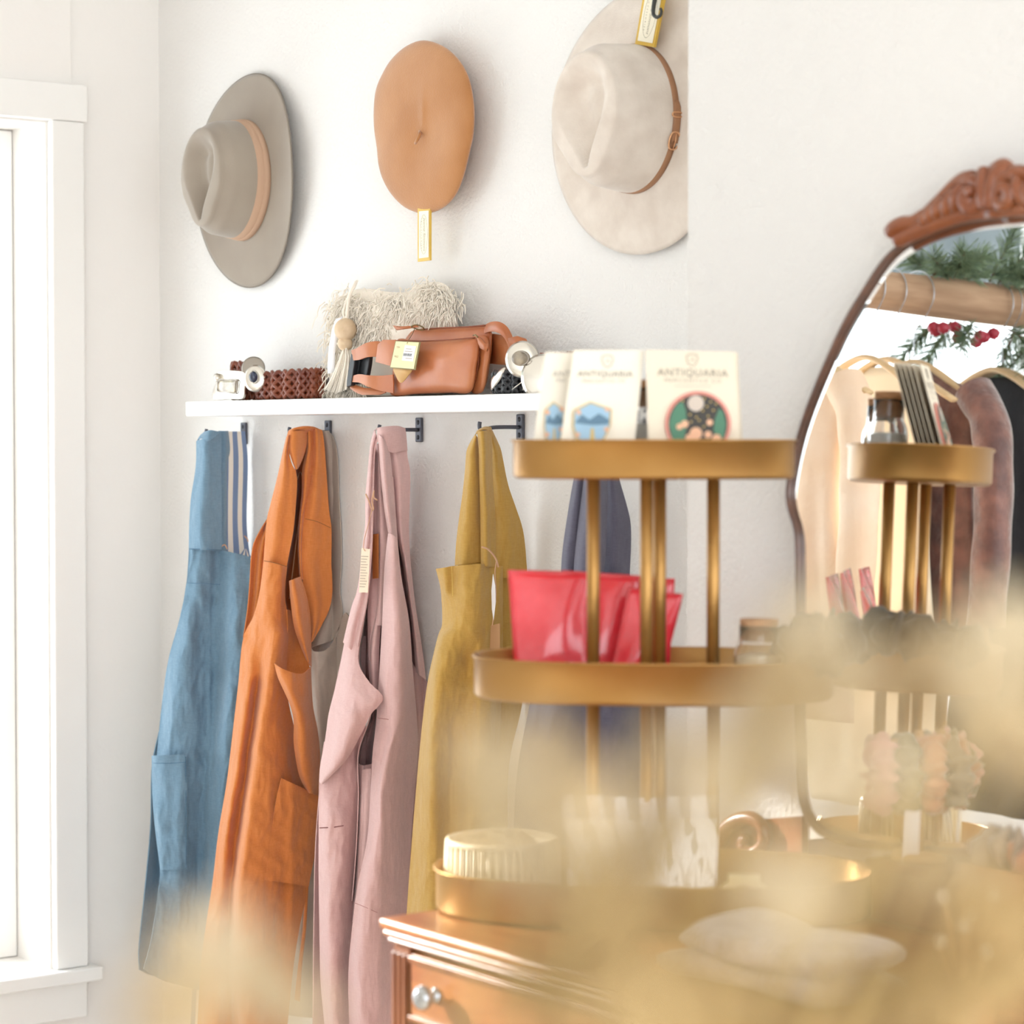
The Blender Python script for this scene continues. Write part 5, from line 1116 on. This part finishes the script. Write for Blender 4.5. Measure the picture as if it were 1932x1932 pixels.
m_paper = [mat('wrap_card_a', S('#e7ddc6'), rough=.6), mat('wrap_card_b', S('#cfc4b4'), rough=.6), mat('wrap_card_c', S('#d9cdb6'), rough=.6)]
m_cello = bpy.data.materials.new('cellophane'); m_cello.use_nodes = True
_nt = m_cello.node_tree; _nt.nodes.remove(_nt.nodes['Principled BSDF']); _t = _nt.nodes.new('ShaderNodeBsdfTransparent'); _g = _nt.nodes.new('ShaderNodeBsdfGlossy'); _g.inputs['Roughness'].default_value = .08
_m = _nt.nodes.new('ShaderNodeMixShader'); _m.inputs[0].default_value = .22; _nt.links.new(_t.outputs[0], _m.inputs[1]); _nt.links.new(_g.outputs[0], _m.inputs[2]); _nt.links.new(_m.outputs[0], _nt.nodes['Material Output'].inputs[0])
for k, (a, b, lab) in enumerate(((-.062, .055, 'cellophane wrapped pale card standing next to the ribbed basket'), (-.010, .062, 'cellophane wrapped grey card in the middle of the bottom tray'), (.040, .050, 'cellophane wrapped card at the right, before the claw clip'))):
    t = thing('wrapped_card', tuple(st(a, b, T2)), lab, 'card', 'wrapped cards on the bottom tray')
    lean = np.array([0, 0, 1]) - Nx * .18 + Lx * .05 * (k - 1); lean /= np.linalg.norm(lean)
    obj('card_sheet', obox(st(a, b, T2 + .001) + lean * .052, Lx, np.cross(lean, Lx), lean, .026, .0006, .050), m_paper[k], t, smooth=False)
    R = np.array([[st(a, b, T2 + .002) + lean * (.001 + .125 * s) + Lx * u * .029 + Nx * (.003 + .003 * math.sin(6 * u + 9 * s) * s) for u in np.linspace(-1, 1, 8)] for s in np.linspace(0, 1, 8)])
    obj('wrapper', grid(R), m_cello, t)
m_clip = mat('clip_yellow', S('#eee2b4'), rough=.35, sub=.0)
t = thing('claw_clip', tuple(st(.100, .078, T2)), 'small pale yellow claw clip on the rim of the bottom tray', 'clip')
for s in (-1, 1):
    obj('jaw', tube(cr(np.array([st(.100 + s * .004, .080, T2 + .042), st(.100 + s * .020, .080, T2 + .034), st(.100 + s * .026, .080, T2 + .018), st(.100 + s * .016, .080, T2 + .004)]), 16), .0045, 8), m_clip, t)
    for q in range(3): obj('tooth', tube([st(.100 + s * .020, .074 + q * .006, T2 + .010), st(.100 + s * .004, .074 + q * .006, T2 + .004)], .0018, 6), m_clip, t)
obj('hinge', obox(st(.100, .080, T2 + .044), Lx, Nx, (0, 0, 1), .017, .006, .006), m_clip, t, bevel=.002)

# ------------------------------------------------------------------ the rest of the dresser top
m_knit = mat('mohair_knit', S('#b5a59c'), rough=.98, col2=S('#c8bab2'), nscale=60, bump=.8, bscale=220, sheen=.6, bdist=.006)
def knit_layer(x0, x1, y0, y1, z0, h, seed):
    rs = np.random.RandomState(seed); n, k = 40, 28; A = np.empty((n, k, 3)); p = rs.uniform(0, 6, 4)
    for i in range(n):
        s = i / (n - 1); x = x0 + (x1 - x0) * s; e = (1 - abs(2 * s - 1) ** 16) ** .5 if 0 < s < 1 else 0.4
        for j in range(k):
            b = 2 * math.pi * j / k; cy = math.copysign(abs(math.cos(b)) ** .55, math.cos(b)); cz = math.copysign(abs(math.sin(b)) ** .7, math.sin(b))
            A[i, j] = (x + .006 * math.sin(b + p[0]), (y0 + y1) / 2 + (y1 - y0) / 2 * cy * (.92 + .08 * e) + .006 * math.sin(5 * s + p[1]), z0 + h / 2 * (1 + cz * max(e, .5)) + .003 * math.sin(9 * s + 2 * b + p[2]) * (cz > 0))
    v, f, _ = grid(A, cv=False, cu=True); return v, f + [tuple(range(k))[::-1], tuple(range((n - 1) * k, n * k))]
kc = onZ(1420, 1862, DT)
t = thing('folded_throw', (kc[0], kc[1], DT), 'folded fuzzy greyish pink knit throw on the front of the dresser', 'blanket')
for k in range(2):
    obj('fold', knit_layer(kc[0] - .090 + .004 * k, kc[0] + .125 - .004 * k, kc[1] - .035 + .004 * k, kc[1] + .085, DT + .001 + .024 * k, .030, 5 + k), m_knit, t)

m_boxw = wood('box_wood', S('#6b3a26'), S('#7d4a33'), rough=.4, coat=.2); m_boxl = wood('box_wood_light', S('#b07d52'), S('#c08f63'), rough=.5, coat=.1)
bc = onZ(1712, 1752, DT)
t = thing('wooden_box', (bc[0] + .03, bc[1] + .05, DT), 'dark reddish wooden box with a lid on the dresser, before the mirror', 'box')
obj('box_body', box(bc[0] - .055, bc[0] + .045, bc[1], bc[1] + .10, DT + .001, DT + .055), m_boxw, t, smooth=False, bevel=.002)
obj('box_lid', box(bc[0] - .059, bc[0] + .049, bc[1] - .004, bc[1] + .104, DT + .0555, DT + .068), m_boxw, t, smooth=False, bevel=.003)
zb = DT + .068
rc = np.array([bc[0] - .022, bc[1] + .04, zb])
m_dowel = wood('dowel_wood', S('#b98a5a'), S('#c79a6c'), rough=.5, coat=.1)
t = thing('scrunchie_stand', tuple(rc), 'small wooden T shaped stand carrying pastel scrunchies on the wooden box', 'stand')
obj('foot', lathe([(.030, 0), (.030, .006), (.026, .009), (0, .009)], rc, 28), m_dowel, t)
obj('post', lathe([(.005, 0), (.005, .130)], rc + np.array([0, 0, .009]), 14), m_dowel, t)
obj('arm', tube([rc + np.array(RGT) * -.055 + np.array([0, 0, .125]), rc + np.array(RGT) * .060 + np.array([0, 0, .125])], .0055, 12), m_dowel, t)
cols = [('#dda49c', 'dusty rose'), ('#7c7660', 'olive grey'), ('#b98068', 'terracotta'), ('#8c8070', 'taupe velvet')]
for k, (cc, nm) in enumerate(cols):
    scrunchie('scrunchie', rc + np.array(RGT) * (-.042 + .027 * k) + np.array([0, 0, .092]), .030, .0125, mat('scrunchie_' + nm.split()[0] + str(k), S(cc), rough=.85, sheen=.6), nm + ' scrunchie hanging on the wooden T stand', axis=RGT, seed=20 + k, wob=.22)
tp = rc + np.array(RGT) * -.012 + np.array([0, 0, .055]) - F0 * .022
tw = obj('paper_tag', obox(tp + np.array([0, 0, -.032]), RGT, F0, (.08, 0, 1), .0085, .0005, .034), m_tagw, smooth=False); tag(tw, 'long white paper tag hanging from the scrunchies before the wooden box', 'tag')
obj('printed_mark', obox(tp + np.array([0, 0, -.052]) - F0 * .0009, RGT, F0, (0, 0, 1), .0022, .0001, .0045), m_ink, tw, smooth=False)
obj('string', tube([tp + np.array([0, 0, .002]), tp + np.array([0, 0, .022]) + F0 * .004, tp + np.array([0, 0, .040]) + F0 * .010], .0007, 6), m_string, tw)
b2 = onZ(1880, 1830, DT)
t = thing('wooden_crate', (b2[0] + .06, b2[1] + .05, DT), 'light wooden crate at the right edge of the dresser top', 'crate')
for nm, bx in (('side', box(b2[0] - .05, b2[0] + .17, b2[1], b2[1] + .008, DT + .001, DT + .10)), ('side', box(b2[0] - .05, b2[0] + .17, b2[1] + .102, b2[1] + .11, DT + .001, DT + .10)), ('end', box(b2[0] - .05, b2[0] - .042, b2[1] + .0082, b2[1] + .1018, DT + .001, DT + .10)), ('end', box(b2[0] + .162, b2[0] + .17, b2[1] + .0082, b2[1] + .1018, DT + .001, DT + .10)), ('base', box(b2[0] - .0418, b2[0] + .1618, b2[1] + .0082, b2[1] + .1018, DT + .001, DT + .008))):
    obj(nm, bx, m_boxl, t, smooth=False, bevel=.001)
for k, (cc, nm, dx, dz) in enumerate((('#a08d78', 'mushroom', -.02, .105), ('#c08a6a', 'copper', .03, .10), ('#8f8a74', 'sage', .075, .108))):
    scrunchie('scrunchie', np.array([b2[0] + dx, b2[1] + .055, DT + dz]), .026, .017, mat('scrunchie_crate_' + nm, S(cc), rough=.85, sheen=.6), nm + ' coloured scrunchie heaped in the light wooden crate', axis=(.2 * k - .2, .3, 1), seed=40 + k)
b3 = onZ(1775, 1985, DT)
t = thing('wooden_cup', tuple(b3 + np.array([0, .03, 0])), 'turned wooden cup of hair sticks at the front right of the dresser', 'cup')
cc = b3 + np.array([0, .03, 0])
obj('cup_body', lathe([(0, .001), (.022, .001), (.026, .01), (.027, .055), (.024, .055), (.022, .012), (0, .010)], cc, 28), m_boxl, t)
m_stick = mat('stick_wood', S('#c69662'), rough=.5); m_pearl = mat('bead_pale', S('#ead7bd'), rough=.3)
for k in range(6):
    a = k * 1.05; e = cc + np.array([.022 * math.cos(a) * (1 + .3 * (k % 2)), .022 * math.sin(a), .085 + .022 * ((k * 5) % 3)]); b0 = cc + np.array([-.008 * math.cos(a), -.008 * math.sin(a), .012])
    s = thing('hair_stick', tuple(b0), 'pale beaded wooden hair stick standing in the turned cup', 'hair stick', 'hair sticks in the cup')
    obj('stick', tube([b0, e], [.0022, .0028], 8), m_stick, s); obj('bead', lathe([(0, -.007), (.0045, -.005), (.0062, 0), (.0045, .006), (0, .0085)], e, 14), m_pearl, s)
# ------------------------------------------------------------------ clothes beam by the wide window (seen in the mirror)
m_beam = wood('driftwood', S('#a07f63'), S('#b9997b'), rough=.8, coat=0.0, scale=6, st=(8, 1, 8))
m_hang = wood('hanger_wood', S('#d9b88a'), S('#e3c79c'), rough=.45, coat=.1); m_wire = mat('hanger_wire', S('#b9bcc0'), rough=.25, metal=.9)
XB = -3.75; ZB = 1.912
t = thing('hanging_beam', (XB, -.55, ZB - .045), 'driftwood beam hung in front of the wide window, clothes below it', 'beam')
yy = np.linspace(.40, -1.45, 40)
A = np.array([[(XB + (.046 + .004 * math.sin(5 * y + a)) * math.cos(a), y, ZB + (.042 + .005 * math.sin(4 * y + 2 * a)) * math.sin(a)) for a in np.linspace(0, 2 * math.pi, 24, endpoint=False)] for y in yy])
v, f, _ = grid(A, cu=True); obj('log', (v, f + [tuple(range(24))[::-1], tuple(range(39 * 24, 40 * 24))]), m_beam, t)
for y in (.20, -1.3): obj('rope', tube([(XB, y, ZB + .04), (XB, y, ZC - .001)], .006, 8), m_string, t)

def hanger(y, label, m=m_hang, cx=XB):
    t = thing('clothes_hanger', (cx, y, 1.66), label, 'hanger', 'wooden hangers on the beam')
    pts = [(-.20, 0, 1.675), (-.12, 0, 1.715), (-.05, 0, 1.752), (0, 0, 1.765), (.05, 0, 1.752), (.12, 0, 1.715), (.20, 0, 1.675)]
    obj('shoulder_bar', tube(cr(np.array([(cx + a, y + b, c) for a, b, c in pts]), 30), .0145, 10, flat=.45), m, t)
    r = .052; hk = [(cx, y, 1.775), (cx + .002, y, 1.83), (cx + .03, y, 1.862)] + [(cx + r * 1.02 * math.cos(a), y, ZB + r * math.sin(a)) for a in np.linspace(-.6, 3.5, 12)]
    obj('hook', tube(cr(np.array(hk), 50), .0016, 6), m_wire, t)

def garment(name, y, label, m, length, sleeve=True, cx=XB, w=.21, flare=1.25, seed=1, depth=.026, parts_m=None):
    rs = np.random.RandomState(seed); t = thing(name, (cx, y, 1.76 - length), label, 'garment', 'clothes on the beam')
    n, k = 64, 46; A = np.empty((k, n, 3)); ph = rs.uniform(0, 6.28, 4)
    for j in range(k):
        s = j / (k - 1); z = 1.748 - length * s
        hw = (.05 + (w - .05) * min(1, s / .05) ** .6) if s < .05 else w * (.98 - .12 * sm(.05, .22, s) + (flare - .86) * sm(.25, 1, s))
        dp = depth * (.25 + .75 * sm(0, .12, s)) * (1 + .5 * s)
        for i in range(n):
            a = 2 * math.pi * i / n; fold = 1 + (.18 * math.sin(9 * a + ph[0]) + .10 * math.sin(14 * a + ph[1])) * sm(.1, .7, s)
            x = hw * math.cos(a) * (1 + .04 * math.sin(6 * s + ph[2])); drop = .030 * (abs(math.cos(a)) ** 2) * (1 - sm(0, .2, s)) * sm(0, .03, s)
            A[j, i] = (cx + x, y + dp * math.sin(a) * fold, z - drop)
    obj('bodice', grid(A, cu=True), m, t, solid=.0015)
    if sleeve:
        for s_ in (-1, 1):
            pts = cr(np.array([(cx + s_ * w * .85, y, 1.70), (cx + s_ * (w + .03), y + .01, 1.62), (cx + s_ * (w + .05), y + .015, 1.45), (cx + s_ * (w + .04), y + .012, 1.20)]), 30)
            v, f = tube(pts, np.linspace(.042, .040, 30) * (1 + .03 * np.sin(np.arange(30) * 0.9)), 18, caps=False)
            obj('sleeve', (v, f), m, t)
    return t
m_peachc = mat('peach_gauze', S('#f0cfae'), rough=.9, col2=S('#f6ddc4'), nscale=6, bump=.5, bscale=14, bdist=.02)
m_creamc = mat('cream_cotton_dress', S('#f4e6cb'), rough=.9, bump=.3, bscale=10, bdist=.02)
m_brownv = mat('brown_crushed_velvet', S('#5a342c'), rough=.45, col2=S('#8a5a4c'), nscale=18, sheen=1.0, bump=.6, bscale=30, bdist=.01)
m_blackc = mat('black_gauze', S('#1f2327'), rough=.85, bump=.5, bscale=40, bdist=.01)
for yv, lab in ((.335, 'pale wooden hanger of the peach blouse'), (.15, 'reddish wooden hanger between the peach blouse and the cream dress'), (.085, 'wooden hanger of the cream dress'), (.000, 'wooden hanger of the brown velvet top'), (-.255, 'light wooden hanger of the black blouse'), (-.285, 'light wooden hanger just behind the black blouse hanger'), (-.43, 'wooden hanger of the black dress')):
    hanger(yv, lab)
garment('gauze_blouse', .335, 'peach gauze blouse hanging first on the beam', m_peachc, .75, seed=3, flare=1.2, w=.15)
garment('cotton_dress', .085, 'cream cotton dress hanging behind the peach blouse', m_creamc, .95, seed=4, sleeve=False, flare=1.5, w=.15)
garment('velvet_top', .000, 'brown crushed velvet top between the cream dress and the black blouse', m_brownv, .70, seed=5, cx=XB)
garment('black_blouse', -.265, 'black gauze blouse on light wooden hangers', m_blackc, .72, seed=6, w=.20)
garment('black_dress', -.43, 'long black dress at the far end of the beam', m_blackc, 1.0, seed=7, w=.21)

# pine garland on the beam
m_pine = mat('pine_needles', S('#566b52'), rough=.7, col2=S('#8ba07c'), nscale=40); m_pine_s = mat('pine_twig', S('#6b5440'), rough=.9); m_berry = mat('red_berry', S('#a0283a'), rough=.35)
g = thing('pine_garland', (XB + .02, -.35, ZB - .15), 'green pine garland with red berries wound on the driftwood beam', 'garland')
RG = np.random.RandomState(5)
def spray(p, d, L, n=150, nl=.045):
    d = np.asarray(d, float); d /= np.linalg.norm(d); p = np.asarray(p, float); tw = [p + d * L * s + np.array([0, 0, -.10 * L * s * s]) for s in np.linspace(0, 1, 8)]; ndl = []
    for _ in range(n):
        s = RG.uniform(.05, 1); b = p + d * L * s + np.array([0, 0, -.10 * L * s * s]); e = RG.normal(0, 1, 3); e -= d * np.dot(e, d); e /= np.linalg.norm(e); q = e * .8 + d * .75; q /= np.linalg.norm(q); l = nl * RG.uniform(.7, 1.15)
        ndl.append(tube([b, b + q * l * .6, b + q * l + np.array([0, 0, -.003])], [.0011, .0010, .0004], 3, caps=False))
    return tube(tw, np.linspace(.0026, .0012, 8), 5), ndl
tw_all, nd_all = [], []
for k in range(34):
    y = RG.uniform(.02, -.62); side = RG.choice([1, 1, -1]); low = RG.rand() < .62
    if low: p = (XB + .05 * side, y - .12, ZB - .03 - RG.uniform(0, .03)); d = (.35 * side + RG.normal(0, .3), RG.normal(.1, .8), -.55 + RG.normal(0, .3))
    else: p = (XB + .02 * side, min(y, .08), ZB + .045); d = (.3 * side, RG.normal(-.3, .8), .5 + RG.normal(0, .2))
    a, b = spray(p, d, RG.uniform(.09, .15)); tw_all.append(a); nd_all += b
o = obj('twigs', join(*tw_all), m_pine_s, g); o['kind'] = 'stuff'
o = obj('needles', join(*nd_all), m_pine, g); o['kind'] = 'stuff'
for k in range(9):
    y = -.02 - .05 * (k % 4) + RG.normal(0, .02); obj('berry', lathe([(0, -.014), (.011, -.009), (.015, 0), (.011, .009), (0, .014)], (XB + .06 + RG.normal(0, .012), y, ZB - .065 - RG.uniform(0, .035)), 12), m_berry, g)

# awning outside the wide window
m_awn = mat('awning_slate', S('#525d63'), rough=.7, col2=S('#646f75'), nscale=5)
aw = struct('trim_2', join(box(-5.0, -4.93, -3.0, 1.06, 2.115, 2.36)), m_awn)
v, f = box(-4.93, XL - WT - .001, -3.0, 1.06, 2.36, 2.40); v[:, 2] += (v[:, 0] + 4.93) * .55
obj('awning_roof', (v, f), m_awn, aw, smooth=False)

# unseen tree added as a sun blocker: its crown shades the upper near window
m_blocker = mat('blocker_green', S('#4b5f45'), rough=.9, col2=S('#64785a'), nscale=12, bump=.6, bscale=20)
cx_, cy_ = -10.5, -1.27
t = thing('sun_blocker_tree', (cx_, cy_, 0), 'unseen green tree added outside to keep the sun off the near window', 'tree')
R_ = []
for z, r in ((3.02, .30), (3.05, .56), (3.3, .64), (3.8, .66), (4.3, .64), (4.8, .56), (5.1, .35), (5.25, .03)):
    R_.append([(cx_ + (r + .04 * math.sin(7 * a + z * 3)) * math.cos(a), cy_ + (r + .02 * math.sin(9 * a + z * 4)) * math.sin(a), z + .02 * math.sin(5 * a + z)) for a in np.linspace(0, 2 * math.pi, 36, endpoint=False)])
v, f, _ = grid(np.array(R_), cu=True); obj('blocker_crown', (v, f + [tuple(range(36))[::-1], tuple(range(7 * 36, 8 * 36))]), m_blocker, t)
obj('blocker_trunk', lathe([(.09, 0), (.06, 3.1)], (cx_, cy_, 0), 12), m_pine_s, t)
# ------------------------------------------------------------------ dried flowers close to the lens
m_tab = wood('table_wood', S('#9a7450'), S('#ac875f'), rough=.5, coat=.1); m_vase = mat('stoneware', S('#d8cbb8'), rough=.6, bump=.1, bscale=60)
VC = np.array([-.40, .245, 0]); ZT = .98
t = thing('side_table', (VC[0], VC[1], 0), 'small round wooden table under the vase of dried flowers', 'table')
obj('table_top', lathe([(0, ZT - .025), (.215, ZT - .025), (.22, ZT - .02), (.22, ZT - .004), (.216, ZT), (0, ZT)], VC, 48), m_tab, t)
for k in range(3):
    a = k * 2.1 + .4; obj('leg', tube([VC + np.array([.10 * math.cos(a), .10 * math.sin(a), ZT - .026]), VC + np.array([.18 * math.cos(a), .18 * math.sin(a), 0.0])], [.016, .012], 10), m_tab, t)
vz = obj('vase', lathe([(0, ZT), (.045, ZT), (.062, ZT + .03), (.066, ZT + .09), (.052, ZT + .15), (.036, ZT + .19), (.040, ZT + .205), (.034, ZT + .205), (.030, ZT + .19), (.046, ZT + .15), (.058, ZT + .09), (.05, ZT + .02), (0, ZT + .015)], VC, 40), m_vase)
tag(vz, 'stoneware vase of dried beige flowers on the small round table', 'vase')
fl_m = [mat('dried_petal_a', S('#cab590'), rough=.85, col2=S('#d8c7a8'), nscale=90), mat('dried_petal_b', S('#bfa477'), rough=.85, col2=S('#cdb893'), nscale=90), mat('dried_petal_c', S('#d0bf9e'), rough=.85, col2=S('#b99f74'), nscale=90)]
fl_m.append(mat('dried_petal_dark', S('#a88b58'), rough=.85, col2=S('#b89c6c'), nscale=90))
m_stem = mat('dried_stem', S('#b59a63'), rough=.9)
RP = np.random.RandomState(21)
SPOTS = [(400, 1800, 105, .50), (330, 1900, 90, .46), (490, 1850, 75, .52), (570, 1905, 60, .50),
         (905, 1490, 60, .50), (965, 1580, 95, .47), (1090, 1640, 110, .50), (1150, 1740, 120, .46), (1060, 1850, 120, .48), (1180, 1880, 120, .44), (1020, 1400, 60, .52),
         (1410, 1420, 105, .50), (1540, 1190, 85, .48), (1470, 1300, 90, .51), (1610, 1300, 75, .47), (1480, 1680, 95, .45), (1600, 1640, 80, .49), (1330, 1480, 60, .46),
         (1880, 1230, 120, .47), (1910, 1400, 110, .50), (1840, 1320, 80, .45), (1890, 1760, 140, .46), (1760, 1890, 120, .50), (1330, 1920, 120, .45), (1500, 1945, 100, .49), (1650, 1560, 60, .52), (1260, 1560, 70, .51), (1790, 1660, 90, .48), (1640, 1880, 90, .52),
         (905, 1410, 60, .47), (1000, 1490, 80, .50), (1110, 1510, 85, .46), (1210, 1620, 85, .49), (1570, 1440, 80, .47), (1740, 1240, 75, .50), (1250, 1410, 55, .52), (1700, 1440, 60, .46)]
PLACE = ['low on the blue apron hem', 'over the striped apron hem', 'over the orange apron', 'between the orange and pink hems', 'beside the mustard apron edge', 'over the mustard apron and basket', 'before the wrapped cards', "over the rods' feet", 'over the dresser drawers at left', 'over the dresser front, centre', "under the middle tray's left end", "under the middle tray's right end", 'over the short jar', "on the middle tray's right rim", 'beside the black scrunchies', 'over the claw clip', "before the dark wooden box's left", 'right of the lowest rods', 'highest at the right edge', 'at the right edge below the highest', 'left of the right edge heads', 'over the light crate', 'over the wooden cup', "over the folded throw's left", "over the folded throw's front", 'below the mirror foot', 'over the foot scroll', 'before the scrunchie stand', 'beside the wooden cup', 'over the mustard apron, below the tray rim', 'left of the wrapped cards, high up', 'over the lowest rods, high up', 'right of the wrapped cards', 'over the lower mirror edge', 'before the reflected middle tray', 'under the middle of the tray', 'before the reflected lowest rods']
def petals(c, r, n):
    V, Fc = [], []
    for _ in range(n):
        e = RP.normal(0, 1, 3); e /= np.linalg.norm(e); p = c + e * r * RP.uniform(.25, 1) ** .6; s = r * RP.uniform(.22, .40)
        a = np.cross(e, RP.normal(0, 1, 3)); a /= np.linalg.norm(a); b = np.cross(e, a); k = len(V)
        V += [p - a * s * .4 - e * s * .3, p + b * s * .5 + e * s * .1, p + a * s * .6 + e * s * .5, p - b * s * .5 + e * s * .1, p + e * s * .25]
        Fc += [(k, k + 1, k + 4), (k + 1, k + 2, k + 4), (k + 2, k + 3, k + 4), (k + 3, k, k + 4)]
    return np.array(V), Fc
for k, (x, y, r, D) in enumerate(SPOTS):
    c = atD(x, y, D); R = r / FPX * D
    foot = VC + np.array([RP.normal(0, .012), RP.normal(0, .012), ZT + .06])
    where = 'left of the aprons' if x < 700 else 'before the tiered stand' if x < 1300 else 'before the mirror'
    s = thing('dried_flower', tuple(foot), 'blurred dried beige flower head ' + PLACE[k], 'dried flower', 'dried flowers ' + where)
    base = c - np.array([0, 0, R * .5]); neck = VC + (np.array([c[0], c[1], 0]) - VC) * .12 + np.array([0, 0, ZT + .20])
    obj('stem', tube(cr(np.array([foot, neck, (neck + base) / 2 + np.array([0, 0, .01]), base]), 16), .0011, 6), m_stem, s)
    o = obj('flower_head', petals(c, R * 1.08, 130), fl_m[3 if y > 1700 and x > 900 else k % 3], s, smooth=False)
